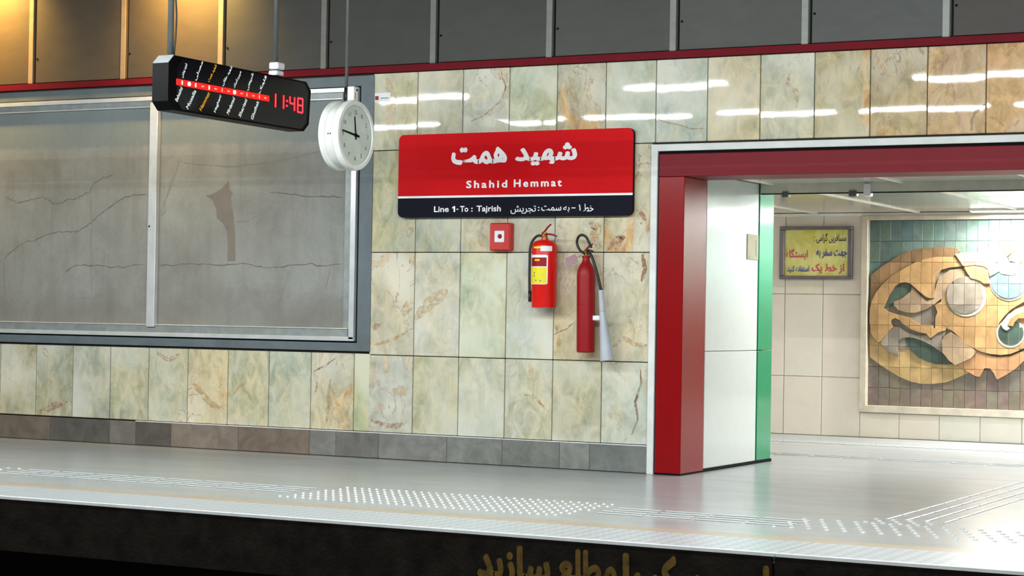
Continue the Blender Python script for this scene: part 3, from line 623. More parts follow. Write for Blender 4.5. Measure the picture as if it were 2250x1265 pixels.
bmw = empty('smoke_beam', (-3.1, 1.53, 2.15)); tag(bmw, 'pale steel downstand beam crossing under the passage ceiling', 'beam')
link('beam_plate', box_me((-2.42, -.02, -.035), (2.3, .02, .045), .002), plain('pale_steel', (206, 208, 196), .3, metal=.2), bmw)
link('dark_lip', box_me((-2.42, -.022, -.040), (2.3, .022, -.034)), M['black'], bmw)
for xx, w, c in ((-5.315, .05, 'pole'), (-4.77, .06, 'pole'), (-4.655, .055, 'paper')):
    link('clip', box_me((xx+3.1-w/2, -.035, -.065), (xx+3.1+w/2, .03, .03 if c == 'paper' else -.02), .004), M[c], bmw)

# ------------------------------------------------------------------ ceramic mural
mu_ = empty('ceramic_mural', (-4.3, YB, 1.2)); tag(mu_, 'large relief mural of ceramic tiles with curling tan and teal shapes', 'mural')
MX0, MX1, MZ0, MZ1 = -5.915, -2.76, .318, 2.118
inv(boxes('mural_frame', [((-5.98, YB-.075, .25), (MX0, YB+.012, 2.16)), ((MX1, YB-.075, .25), (MX1+.065, YB+.012, 2.16)),
      ((MX0, YB-.075, .25), (MX1, YB+.012, MZ0)), ((MX0, YB-.075, MZ1), (MX1, YB+.012, 2.16))], plain('stone_frame', (196, 186, 168), .3, metal=.15, var=.15), mu_, .003), mu_)
inv(boxes('mural_grout', [((MX0, YB+.004, MZ0), (MX1, YB+.0121, MZ1))], plain('grout', (104, 94, 78), .9), mu_), mu_)
M['ceramic'] = objcol('glazed_ceramic', .38, .2, 7, bump=.2)
gx, gz = .1055, .2035
bg = link('mural_ground', box_me((MX0, YB+.002, MZ0), (MX1, YB+.005, MZ1)), bpy.data.materials['grout'], mu_); inv(bg, mu_)
tm = box_me((-gx/2+.0015, -.005, -gz/2+.0015), (gx/2-.0015, .005, gz/2-.0015), .002); tm.materials.append(M['ceramic'])
nz = [MZ1 - gz*i for i in range(9)]
for i in range(30):
    for j, zt in enumerate(nz):
        xc = MX0+gx*(i+.5); zc = zt-gz/2
        if zc-gz/2 < MZ0-.08: continue
        if xc+gx/2 > MX1+.03: continue
        tealf = max(0, min(1, (zc-1.15)/.35 + .25*math.sin(i*1.7)))
        tl, tp = (96+random.randint(-5, 8)+i*2, 118+random.randint(-4, 6)+i*2, 110+random.randint(-4, 6)+i*2), (122+random.randint(-4, 4), 110+random.randint(-4, 4), 98+random.randint(-4, 4))
        c = tuple(tl[k]*tealf+tp[k]*(1-tealf) for k in range(3))
        hz = gz if zc-gz/2 > MZ0 else 2*(zc-MZ0)
        o = link('tile', tm, None, bg, loc=(xc, YB-.001+random.uniform(-.001, .001), zc if zc-gz/2 > MZ0-.01 else (MZ0+zt)/2), rot=(math.radians(random.uniform(-.8, .8)), 0, math.radians(random.uniform(-.8, .8))), color=s2l(c))
        if zc-gz/2 < MZ0-.01: o.scale = (1, 1, (zt-MZ0)/gz)
CC = {'yellowtan': (186, 156, 106), 'taupe': (140, 130, 116), 'brown': (150, 118, 84), 'tan': (184, 146, 98), 'teal': (84, 100, 88), 'taupetan': (164, 140, 112),
      'green': (66, 82, 72), 'cream': (200, 194, 178), 'lightteal': (120, 152, 152), 'paleteal': (150, 170, 162), 'palebrown': (174, 152, 126), 'orange': (186, 132, 84),
      'pinktan': (184, 138, 96), 'dark': (52, 38, 30)}
for name, col, h, P_ in MURAL:
    P_ = [(min(x, -4.33), z) for x, z in P_]
    ctr = Vector((sum(p[0] for p in P_)/len(P_), YB, sum(p[1] for p in P_)/len(P_)))
    loc_poly = [(x-ctr.x, z-ctr.z) for x, z in P_]
    rgb = CC[col]
    base = link('relief_shape', relief_me(loc_poly, h-.006), M['ceramic'], mu_, loc=ctr, color=s2l(tuple(v*.8 for v in rgb))); inv(base, mu_)
    if name in ('groove', 'curl', 'curl2', 'poolring', 'ring', 'ring2'):
        base.color = (*s2l(rgb), 1); base.data.transform(Matrix.Diagonal((1, h/(h-.006), 1, 1))); continue
    bm = relief_bm(loc_poly)
    x0, x1 = min(p[0] for p in P_), max(p[0] for p in P_); z0, z1 = min(p[1] for p in P_), max(p[1] for p in P_); g = .0016
    def cut(co, no): bmesh.ops.bisect_plane(bm, geom=bm.verts[:]+bm.edges[:]+bm.faces[:], plane_co=co, plane_no=no, dist=1e-6)
    i = math.ceil((x0-MX0)/gx)
    while MX0+i*gx < x1:
        for s_ in (-g, g): cut((MX0+i*gx+s_-ctr.x, 0, 0), (1, 0, 0))
        i += 1
    j = math.ceil((MZ1-z1)/gz)
    while MZ1-j*gz > z0:
        for s_ in (-g, g): cut((0, 0, MZ1-j*gz+s_-ctr.z), (0, 0, 1))
        j += 1
    cells = {}
    for f in bm.faces:
        c = f.calc_center_median(); u = (c.x+ctr.x-MX0)/gx; v = (MZ1-c.z-ctr.z)/gz
        if abs(u-round(u))*gx < g*.99 or abs(v-round(v))*gz < g*.99: continue
        cells.setdefault((math.floor(u), math.floor(v)), []).append([w.co.copy() for w in f.verts])
    bm.free()
    for key, fs in cells.items():
        area = 0
        b2 = bmesh.new()
        for pts in fs: b2.faces.new([b2.verts.new(p) for p in pts])
        bmesh.ops.remove_doubles(b2, verts=b2.verts[:], dist=1e-5)
        area = sum(f.calc_area() for f in b2.faces)
        if area < .0006: b2.free(); continue
        r = bmesh.ops.extrude_face_region(b2, geom=b2.faces[:])
        vs = [v for v in r['geom'] if isinstance(v, bmesh.types.BMVert)]
        hh = h+random.uniform(-.001, .001)
        bmesh.ops.translate(b2, verts=vs, vec=(0, -.007, 0)); bmesh.ops.translate(b2, verts=b2.verts[:], vec=(0, -(hh-.006), 0))
        me = to_me(b2); me.materials.append(M['ceramic'])
        k = random.uniform(.9, 1.1)
        link('tile', me, None, base, color=s2l(tuple(min(255, v*k) for v in rgb)))
# ------------------------------------------------------------------ floor and platform
fl = structure('floor')
boxes('floor_core', [((-13.2, -4.10, -.06), (2.4, YB, -.012))], M['joint'], fl)
for y0, y1 in ((-3.40, -.215), (-.205, 1.125), (1.135, YB)):
    boxes('floor_slab', [((-13.2, y0, -.05), (2.4, y1, 0))], M['floor'], fl)
boxes('border_strip', [((-13.2, -3.56, -.05), (2.4, -3.402, 0))], M['fborder'], fl)
for a in (-13.2, -8.3, -3.30, 1.7):
    b = min(a+(4.9 if a < -9 else 5.0), 2.4)
    box('edge_stone', (a+.002, -4.118, -.05), (b-.002, -3.562, .001), M['edge'], fl)
    box('edge_nosing', (a+.002, -4.142, -.016), (b-.002, -4.122, .0035), M['nosing'], fl, .002)
# tactile bars and studs
M['tactile'] = plain('pale_tactile', (200, 204, 204), .22, metal=.15, spec=.6)
bar_me = box_me((-.138, -.009, -.001), (.138, .009, .006), .004); bar_me.materials.append(M['tactile'])
bar_my = box_me((-.009, -.138, -.001), (.009, .138, .006), .004); bar_my.materials.append(M['tactile'])
def bar(x, y, me=bar_me): link('guidance_bar', me, None, fl, loc=(x, y, 0), rot=(0, random.uniform(-.006, .006), 0))
def bars_x(xa, xb, ys, pitch=.30):
    x = xa+.15
    while x < xb:
        for k, y in enumerate(ys): bar(x+.02*(k % 2), y)
        x += pitch
rows = (-2.54, -2.65, -2.76, -2.87)
bars_x(-9.35, -6.95, rows); bars_x(-4.87, -3.80, rows); bars_x(-2.30, 2.2, rows); bars_x(-13.1, -11.6, rows)
for x in (-3.345, -3.235, -3.125, -3.015):
    for k in range(14): bar(x, -2.05+.30*k, bar_my)
bars_x(-7.6, -2.4, (2.62, 2.72, 2.82)); bars_x(-7.6, -2.4, (4.38, 4.46, 4.54))
def studs(fields):
    bm = bmesh.new()
    for xa, xb, ya, yb, p, q, r in fields:
        nx, ny = round((xb-xa)/p), max(1, round((yb-ya)/q))
        for i in range(nx):
            for j in range(ny+1):
                bmesh.ops.create_cone(bm, cap_ends=True, segments=8, radius1=r, radius2=r*.62, depth=.007,
                    matrix=Matrix.Translation((xa+(i+.5*(j % 2))*p, ya+j*q, .0035)) @ Matrix.Rotation(random.uniform(-.02, .02), 4, 'X'))
    return to_me(bm)
link('warning_studs', studs([(-6.85, -4.95, -3.12, -2.36, .055, .127, .013), (-3.74, -2.36, -2.95, -2.45, .1, .125, .017), (-3.40, -2.96, -2.40, -2.22, .1, .1, .017),
     (-11.5, -9.42, -2.9, -2.5, .1, .13, .016)]), M['tactile'], fl, kind='stuff')
# platform face
pf = structure('wall_platform')
for a, b in ((-13.2, -8.31), (-8.30, -3.312), (-3.302, 1.69), (1.70, 2.4)):
    boxes('face_slab', [((a, -4.139, -.318), (b, -4.125, -.0165)), ((a, -4.125, -.318), (b, -3.9, -.052))], M['face'], pf)
boxes('lower_wall', [((-13.2, -3.6, -1.4), (2.4, -3.3, -.06))], M['void'], pf)
pt = lambda u, v: (u, -4.1405, v)
text('painted_lettering', 'سازید', (-4.925, -4.50, -.285, -.055), pt, M['ochre'], pf, .05, True)
text('painted_lettering', 'مطلع', (-4.46, -4.13, -.30, -.05), pt, M['ochre'], pf, .05, True)
text('painted_lettering', 'را', (-4.10, -3.99, -.30, -.05), pt, M['ochre'], pf, .05, True)
text('painted_lettering', 'سکو', (-3.96, -3.68, -.33, -.045), pt, M['ochre'], pf, .05, True)
text('painted_lettering', 'مامور', (-3.62, -3.22, -.34, -.06), pt, M['ochre'], pf, .05, True)
tp = structure('trim_3'); boxes('track_bed', [((-13.2, -11.3, -1.5), (2.4, -3.3, -1.38))], M['void'], tp)
# the opposite platform on which the picture was taken, and the shell of the hall
of = structure('floor'); boxes('floor_slab', [((-13.2, -16.4, -1.5), (2.4, -11.2, 0))], M['floor'], of)
ow = structure('wall_front'); boxes('wall_core', [((-13.2, -16.6, -1.5), (2.4, -16.4, 4.8))], M['beige'], ow)
hc = structure('ceiling'); boxes('ceiling_slab', [((-13.2, -16.6, 4.8), (2.4, 1.9, 5.0))], M['ceil'], hc)

# ------------------------------------------------------------------ station name sign
sg = empty('station_name_sign', (-6.91, -.03, 2.19)); tag(sg, 'large red and black station name sign with white lettering above the fire extinguishers', 'sign')
sx0, sx1, sz0, sz1 = -7.90-sg.location.x, -5.92-sg.location.x, 1.866-2.19, 2.503-2.19
link('sign_plate', prism_me(rrect(sx0, sx1, sz0, sz1, .045), .03), M['black'], sg, loc=(0, .015, 0))
zl = 2.022-2.19
def half(poly, zc, above):
    P_ = [(x, max(z, zc) if above else min(z, zc)) for x, z in poly]; out = []
    for p in P_:
        if not out or (abs(p[0]-out[-1][0])+abs(p[1]-out[-1][1])) > 1e-5: out.append(p)
    return out
rr = rrect(sx0, sx1, sz0, sz1, .045)
link('red_field', prism_me(half(rr, zl+.008, True), .003), M['sign_red'], sg, loc=(0, -.0152, 0))
link('black_field', prism_me(half(rr, zl-.008, False), .003), M['sign_black'], sg, loc=(0, -.0152, 0))
link('white_line', box_me((sx0, -.0184, zl-.008), (sx1, -.015, zl+.008)), M['text_w'], sg)
ps = lambda u, v: (u+6.91, -.0192, v-2.19)
text('lettering', 'همت', (-7.433, -6.954, 2.262, 2.394), ps, M['text_w'], sg, .04, True)
text('lettering', 'شهید', (-6.886, -6.371, 2.240, 2.410), ps, M['text_w'], sg, .04, True)
text('lettering', 'Shahid', (-7.299, -6.948, 2.083, 2.141), ps, M['text_w'], sg, .03, space=1.35)
text('lettering', 'Hemmat', (-6.893, -6.493, 2.085, 2.143), ps, M['text_w'], sg, .03, space=1.35)
for w_, px0, px1, v0, v1 in (('Line', 952, 985, 1.905, 1.950), ('\U0001d7ed', 992, 999, 1.905, 1.950), ('-', 1002, 1006, 1.922, 1.929), ('To', 1010, 1028, 1.905, 1.950), (':', 1034, 1038, 1.907, 1.936), ('Tajrish', 1046, 1099, 1.892, 1.951)):
    text('lettering', w_, (-7.577+(px0-952)*.003932, -7.577+(px1-952)*.003932, v0, v1), ps, M['text_w'], sg, .022 if w_ != '-' else 0)
for w_, px0, px1, v0, v1 in (('خط', 1281, 1303, 1.897, 1.955), ('۱', 1271, 1275, 1.905, 1.950), ('-', 1255, 1264, 1.922, 1.929), ('به', 1237, 1251, 1.895, 1.938), ('سمت', 1189, 1233, 1.905, 1.944), (':', 1181, 1185, 1.907, 1.936), ('تجریش', 1120, 1177, 1.885, 1.948)):
    text('lettering', w_, (-6.917+(px0-1120)*.003754, -6.917+(px1-1120)*.003754, v0, v1), ps, M['text_w'], sg, .008 if w_ != '-' else 0, True)

# ------------------------------------------------------------------ fire alarm box
al = empty('fire_alarm_box', (-6.995, -.0, 1.715)); tag(al, 'square red fire alarm call box on the tiles below the station sign', 'fire alarm')
link('case', box_me((-.088, -.066, -.104), (.088, -.001, .104), .008), M['alarm'], al)
link('front_cover', box_me((-.082, -.072, -.098), (.082, -.064, .098), .003), M['alarm'], al)
gl = link('call_point', box_me((-.040, -.078, -.042), (.042, -.071, .044), .004), M['paper'], al)
link('button', lathe([(0, -.006), (.015, -.006), (.018, 0), (0, 0)], 16, 'Y'), M['co2_red'], al, loc=(.006, -.078, .002))

# ------------------------------------------------------------------ dry powder extinguisher
ex = empty('fire_extinguisher', (-6.592, -.115, 1.19)); tag(ex, 'short wide bright red fire extinguisher with a yellow label on the tiled wall', 'fire extinguisher')
smooth_auto(link('cylinder', lathe([(0, .0), (.070, .002), (.086, .010), (.093, .035), (.094, .44), (.090, .463), (.078, .482), (.055, .493), (.028, .497), (.026, .51), (0, .51)], 36), M['ext_red'], ex))
smooth_auto(link('base_ring', lathe([(.080, -.004), (.090, .0), (.093, .018), (.084, .02)], 36), M['ext_red'], ex))
link('valve', lathe([(0, .505), (.022, .505), (.022, .53), (.016, .535), (.016, .552), (0, .555)], 14), M['brass'], ex)
link('gauge', lathe([(0, -.008), (.010, -.008), (.012, 0), (0, 0)], 14, 'Y'), M['brass'], ex, loc=(0, -.018, .53))
link('carry_handle', tube_me([(-.02, 0, .535), (.03, -.01, .54), (.08, -.015, .532), (.105, -.015, .522)], [.008, .007, .007, .006]), M['co2_red'], ex)
link('squeeze_lever', tube_me([(-.022, 0, .545), (.0, -.005, .56), (.028, -.01, .59), (.055, -.012, .612)], [.008, .007, .007, .006]), M['co2_red'], ex)
link('hose', tube_me([(-.01, -.01, .525), (-.05, -.02, .527), (-.088, -.025, .49), (-.105, -.03, .43), (-.107, -.03, .33), (-.107, -.03, .20), (-.103, -.03, .11), (-.098, -.03, .05)], .0095), M['rubber'], ex)
link('nozzle', tube_me([(-.103, -.03, .12), (-.098, -.03, .04)], [.012, .014]), M['rubber'], ex)
def wrap(name, a0, a1, z0, z1, r, mat, parent, n=10, cut=0):
    bm = bmesh.new(); rows_ = []
    for i in range(n+1):
        t = math.radians(a0+(a1-a0)*i/n)
        k = min(i, n-i)/n
        dz = cut if (i in (0, n)) else 0
        rows_.append((bm.verts.new((r*math.sin(t), -r*math.cos(t), z0+dz)), bm.verts.new((r*math.sin(t), -r*math.cos(t), z1-dz))))
    for A, B in zip(rows_, rows_[1:]): bm.faces.new((A[0], B[0], B[1], A[1]))
    return link(name, to_me(bm, smooth=True), mat, parent)
lb = wrap('label', -60, 42, .168, .385, .0948, M['text_w'], ex, 14, .008)
wrap('label_panel', -57, 37, .172, .295, .0954, M['yellow'], lb, 14)
wrap('label_panel', -55, 36, .300, .365, .0954, M['co2_red'], lb, 14)
for a, z, h_ in ((-28, .245, .012), (-28, .225, .010), (-18, .192, .010), (4, .190, .008)): wrap('text_mark', a, a+9, z, z+h_, .0958, M['num'], lb, 3)
wrap('text_mark', -22, 5, .340, .352, .0958, M['yellow'], lb, 4)
wrap('sticker', 8, 62, .412, .450, .0946, M['paper'], ex, 8)
wrap('text_mark', -30, 8, .432, .446, .0946, M['yellow'], ex, 5)
link('wall_hook', box_me((-.015, .02, .44), (.015, .114, .50), .002), M['steel'], ex)

# ------------------------------------------------------------------ CO2 extinguisher
cx = empty('fire_extinguisher', (-6.252, -.10, .865)); tag(cx, 'tall narrow dark red fire extinguisher with grey discharge horn beside the yellow labelled one', 'fire extinguisher')
cx.rotation_euler = (0, math.radians(-.6), 0)
smooth_auto(link('cylinder', lathe([(0, 0), (.058, .0), (.066, .008), (.067, .56), (.062, .60), (.050, .63), (.036, .652), (.028, .668), (.026, .69), (.03, .693), (.03, .705), (0, .71)], 32), M['co2_red'], cx))
link('valve', lathe([(0, .70), (.018, .70), (.020, .74), (.012, .75), (0, .75)], 14), M['brass'], cx)
link('carry_handle', tube_me([(-.01, 0, .735), (.03, -.01, .745), (.065, -.015, .735)], [.009, .008, .006]), M['rubber'], cx)
link('squeeze_lever', tube_me([(-.025, 0, .73), (.0, -.008, .745), (.03, -.012, .775), (.06, -.014, .79)], [.009, .009, .007, .006]), M['co2_red'], cx)
hp = [(-6.255, 1.585), (-6.297, 1.612), (-6.322, 1.665), (-6.306, 1.709), (-6.273, 1.722), (-6.238, 1.705), (-6.216, 1.662), (-6.202, 1.628)]
link('hose_loop', tube_me([(x+6.252, -.02+.01*math.sin(i), z-.865) for i, (x, z) in enumerate(hp)], .0095), M['rubber'], cx)
link('hose', tube_me([(.01, -.01, .735), (.045, -.02, .715), (.075, -.03, .66), (.105, -.03, .57), (.125, -.025, .49), (.135, -.02, .445)], .0105), M['rubber'], cx)
hn = link('discharge_horn', tube_me([(.132, -.02, .455), (.134, -.02, .40), (.140, -.02, .345), (.143, -.02, .30)], [.019, .019, .022, .023], 16), M['horn'], cx)
smooth_auto(link('horn_cone', tube_me([(.143, -.02, .30), (.187, -.025, -.055)], [.022, .052], 18), M['horn'], cx))
link('horn_clip', box_me((.06, -.02, .235), (.125, .0, .27), .006), M['paper'], cx)
t_ = link('inspection_tag', box_me((-.045, -.002, -.032), (.045, .002, .032)), M['lilac'], cx, loc=(-.095, -.05, .672)); t_.rotation_euler = (0, math.radians(-22), 0)
link('tag_cord', tube_me([(-.055, -.05, .69), (-.02, -.03, .71)], .002, 5), M['pole'], cx)
link('wall_clamp', box_me((-.02, .03, .45), (.02, .099, .49), .002), M['steel'], cx)
link('body_seam', lathe([(.0665, .35), (.0678, .352), (.0665, .354)], 32), M['co2_red'], cx)

# ------------------------------------------------------------------ framed yellow notice in the passage
po = empty('framed_notice', (-6.456, YB, 1.80)); tag(po, 'grey framed yellow handwritten notice on the cream passage wall left of the mural', 'framed notice')
w, h = .376, .262
fb = bmesh.new()
for a, b in (((-w, -.05, -h), (w, -.005, -h+.034)), ((-w, -.05, h-.034), (w, -.005, h)), ((-w, -.05, -h+.034), (-w+.05, -.005, h-.034)), ((w-.045, -.05, -h+.034), (w, -.005, h-.034))): add_box(fb, a, b, .006)
link('frame', to_me(fb), M['frame_grey'], po)
k = N('yellow_poster'); v = k.coord(); n = k.noise(v, 5, 4, .5, 1.0)
k.base(k.mix(k.rng(n, .35, .65), s2l((206, 198, 84)), s2l((228, 222, 150)))); k.set(rough=.35); k.bump(k.noise(k.coord(scale=(8, 1, 1)), 2, 2), .3, .02)
link('poster_sheet', box_me((-w+.04, -.022, -h+.03), (w-.04, -.012, h-.03)), k.m, po)
pp = lambda u, v: (u+6.456, -.024, v-1.80)
M['ink'] = plain('dark_ink', (40, 40, 60), .6); M['inkb'] = plain('blue_ink', (84, 92, 150), .6); M['inkr'] = plain('red_ink', (206, 84, 96), .6)
text('lettering', 'مسافرین گرامی :', (-6.480, -6.150, 1.895, 1.995), pp, M['ink'], po, .01, True)
text('lettering', 'جهت سفر به', (-6.455, -6.140, 1.745, 1.84), pp, M['inkb'], po, .035, True)
text('lettering', 'ایستگاه', (-6.770, -6.540, 1.735, 1.84), pp, M['inkr'], po, .02, True)
text('lettering', 'از خط یک', (-6.50, -6.165, 1.595, 1.695), pp, M['inkr'], po, .035, True)
text('lettering', 'استفاده کنید', (-6.755, -6.525, 1.60, 1.675), pp, M['inkb'], po, .035, True)

# ------------------------------------------------------------------ hanging train indicator
ld = empty('train_indicator_board', (-8.07, -1.96, 2.61)); tag(ld, 'black hanging train indicator board showing a red lamp line and 11:48', 'display board')
XF = .07
oct_ = [(-.84, -.125), (-.78, -.18), (.75, -.18), (.815, -.125), (.835, .12), (.775, .18), (-.78, .18), (-.84, .125)]
bm = bmesh.new()
f = bm.faces.new([bm.verts.new((-.065, y, z)) for y, z in oct_]); r = bmesh.ops.extrude_face_region(bm, geom=[f])
bmesh.ops.translate(bm, verts=[v for v in r['geom'] if isinstance(v, bmesh.types.BMVert)], vec=(.13, 0, 0))
link('case', to_me(bm), M['blackgloss'], ld)
bm = bmesh.new(); f = bm.faces.new([bm.verts.new((.065, y*.93+(.02 if y > 0 else .03), z*.93)) for y, z in oct_]); r = bmesh.ops.extrude_face_region(bm, geom=[f])
bmesh.ops.translate(bm, verts=[v for v in r['geom'] if isinstance(v, bmesh.types.BMVert)], vec=(.004, 0, 0))
link('front_glass', to_me(bm), plain('navy_glass', (10, 10, 18), .15, spec=.2), ld)
a = math.atan2(.055, .06)
cp = link('corner_plate', box_me((-.062, -.040, -.002), (.062, .040, .003)), M['alu'], ld, loc=(0, -.811, .1535)); cp.rotation_euler = (a, 0, 0)
pl = lambda u, v: (XF+.0015, u+1.96, v-2.61)
TXT_T = ['شهید بهشتی', 'مصلی', 'شهید همت', 'شهید حقانی', 'میرداماد', 'شریعتی', 'قلهک']
TXT_B = ['Beheshti', 'Mosalla', 'Hemmat', 'Haghani', 'Mirdamad', 'Shariati', 'Gholhak']
M['lw'] = emis('white_display_text', (205, 220, 215), 1.0); M['ly'] = emis('amber_display_text', (226, 168, 30), .8)
M['lr'] = emis('red_display', (235, 24, 16), 1.0); M['lrl'] = emis('lit_lamp', (255, 225, 200), 3.0); M['lrd'] = emis('dim_lamp', (255, 160, 140), 1.0); M['dig'] = emis('red_digit', (255, 40, 50), 2.4)
tb = [(-2.661, 2.653, -2.615, 2.748), (-2.518, 2.651, -2.442, 2.785), (-2.372, 2.656, -2.289, 2.779), (-2.215, 2.650, -2.110, 2.790), (-2.081, 2.648, -2.005, 2.770), (-1.926, 2.649, -1.86, 2.772), (-1.785, 2.640, -1.70, 2.772)]
bb_ = [(-2.72, 2.491, -2.664, 2.587), (-2.601, 2.455, -2.516, 2.585), (-2.457, 2.458, -2.364, 2.586), (-2.294, 2.459, -2.231, 2.579), (-2.149, 2.464, -2.079, 2.58), (-2.011, 2.458, -1.935, 2.585), (-1.865, 2.454, -1.793, 2.588)]
for L_, T_, fa in ((tb, TXT_T, True), (bb_, TXT_B, False)):
    for i, (u0, v0, u1, v1) in enumerate(L_):
        ln = math.hypot(u1-u0, v1-v0); dx, dz = (u1-u0)/ln, (v1-v0)/ln
        fn = lambda s_, t_, u0=u0, v0=v0, dx=dx, dz=dz: pl(u0+s_*dx-t_*dz, v0+s_*dz+t_*dx)
        text('station_lettering', T_[i], (0, ln, -.013, .016), fn, M['ly'] if i == 2 else M['lw'], ld, .02 if fa else .012, fa)
# red lamp line with its lamps (in the y,z plane)
bz = lambda y: 2.617+.000*(y+2.7)
link('lamp_line', box_me((XF-.001, -2.722+1.96, 2.597-2.61), (XF+.003, -1.66+1.96, 2.639-2.61), .001), M['lr'], ld)
ys = [-2.663, -2.587, -2.516, -2.439, -2.367, -2.294, -2.221, -2.146, -2.077, -1.995, -1.932, -1.855, -1.783, -1.711]
for i, y in enumerate(ys):
    lit = i in (1, 8); dash = i % 2 == 1 and not lit
    ry, rz = (.017, .014) if lit else ((.016, .005) if dash else (.006, .014))
    lm = link('lamp', lathe([(0, .0045), (1, .0045), (1, .003), (0, .003)], 12, 'X'), M['lrl'] if lit or i in (0, 2, 4) else M['lrd'], ld, loc=(XF, y+1.96, 2.618-2.61)); lm.scale = (1, ry, rz)
# 11:48 in seven segment digits
SEG = {'1': 'bc', '4': 'bcfg', '8': 'abcdefg'}
def digit(ch, y0, w_, z0, h_):
    t = .012; bm = bmesh.new()
    S_ = {'a': (y0, z0+h_-t/2, w_, t), 'g': (y0, z0+h_/2-t/2, w_, t), 'd': (y0, z0-t/2, w_, t),
          'b': (y0+w_-t/2, z0+h_/2, t, h_/2), 'c': (y0+w_-t/2, z0, t, h_/2), 'f': (y0-t/2, z0+h_/2, t, h_/2), 'e': (y0-t/2, z0, t, h_/2)}
    for s_ in SEG[ch]:
        y, z, a_, b_ = S_[s_]; add_box(bm, (XF+.002, y+1.96, z-2.61), (XF+.006, y+a_+1.96, z+b_-2.61))
    link('time_digit', to_me(bm), M['dig'], ld)
digit('1', -1.615, .030, 2.565, .096); digit('1', -1.515, .030, 2.565, .096)
digit('4', -1.405, .058, 2.565, .096); digit('8', -1.305, .062, 2.560, .100)
for z in (2.59, 2.625): link('time_colon', box_me((XF+.002, -1.452+1.96, z-2.617), (XF+.006, -1.436+1.96, z-2.603)), M['dig'], ld)
for y, rad in ((-2.70, .021), (-1.49, .018)):
    link('suspension_pole', tube_me([(.0, y+1.96, .17), (.0, y+1.96, 2.19)], rad, 12), M['pole'], ld)
link('cable', tube_me([(.022, -2.69+1.96, .18), (.03, -2.68+1.96, .45), (.018, -2.705+1.96, .8), (.03, -2.69+1.96, 1.3), (.02, -2.7+1.96, 2.19)], .006, 6), M['rubber'], ld)
pc = link('pole_clamp', box_me((-.028, -1.535+1.96, .192), (.045, -1.445+1.96, .225), .006), M['paper'], ld)
link('pole_clamp', box_me((-.03, -1.53+1.96, .235), (.05, -1.44+1.96, .285), .008), M['paper'], ld)

# ------------------------------------------------------------------ hanging clock
ck = empty('hanging_clock', (-7.30, -1.625, 2.345)); tag(ck, 'round white double sided clock hanging on a thin pole', 'clock')
smooth_auto(link('bezel', lathe([(.205, .0), (.212, .008), (.236, .008), (.243, -.004), (.243, -.034), (.228, -.046), (.0, -.046)], 48, 'X', False), M['clockwhite'], ck), 35)
smooth_auto(link('case', lathe([(0, -.045), (.218, -.046), (.218, -.112), (0, -.112)], 48, 'X'), M['clockwhite'], ck), 35)
smooth_auto(link('bezel', lathe([(0, -.112), (.228, -.112), (.240, -.122), (.240, -.150), (.212, -.158), (.205, -.151)], 48, 'X'), M['clockwhite'], ck), 35)
link('dial', lathe([(0, -.003), (.208, -.003), (.208, -.006), (0, -.006)], 48, 'X'), M['dial'], ck)
link('dial', lathe([(0, -.152), (.205, -.152), (.205, -.149), (0, -.149)], 48, 'X'), M['dial'], ck)
pk = lambda u, v: (-.0015, u, v)
for hnum in range(1, 13):
    t = math.radians(30*hnum); cy_, cz_ = .158*math.sin(t), .158*math.cos(t)
    w_ = .030 if hnum > 9 else (.010 if hnum == 1 else .019)
    text('numeral', str(hnum), (cy_-w_/2, cy_+w_/2, cz_-.015, cz_+.015), pk, M['num'], ck, .012)
def hand(ang, ln, w_, tail, x):
    t = math.radians(ang); d = Vector((math.sin(t), math.cos(t))); n_ = Vector((d.y, -d.x))
    P_ = [(-d*tail+n_*w_*.7), (d*ln*.95+n_*w_*.45), d*ln, (d*ln*.95-n_*w_*.45), (-d*tail-n_*w_*.7)]
    bm = bmesh.new(); f = bm.faces.new([bm.verts.new((x, p.x, p.y)) for p in P_]); r = bmesh.ops.extrude_face_region(bm, geom=[f])
    bmesh.ops.translate(bm, verts=[v for v in r['geom'] if isinstance(v, bmesh.types.BMVert)], vec=(.002, 0, 0)); return to_me(bm)
link('hour_hand', hand(353, .132, .011, .03, .000), M['black'], ck); link('minute_hand', hand(277, .178, .010, .045, .0025), M['black'], ck)
link('hand_hub', lathe([(0, .008), (.012, .008), (.014, 0), (0, 0)], 14, 'X'), M['black'], ck)
link('neck', box_me((-.058, -.026, .232), (-.005, .030, .335), .003), M['clockwhite'], ck)
link('screw', lathe([(0, .0), (.007, 0), (.007, .004), (0, .004)], 10, 'X'), M['black'], ck, loc=(-.005, .012, .312))
link('neck_slot', box_me((-.006, -.008, .25), (-.0045, .0, .295)), M['num'], ck)
link('suspension_pole', tube_me([(-.082, .0, .215), (-.082, .0, 2.455)], .0115, 12), M['pole'], ck)
link('pole_socket', tube_me([(-.082, .0, .215), (-.082, .0, .33)], .0155, 12), M['rubber'], ck)
for y_ in (-.0,): 
    for xx in (-.066, -.084): link('screw', box_me((xx-.004, -.2195, -.01), (xx+.004, -.217, .0)), M['black'], ck)

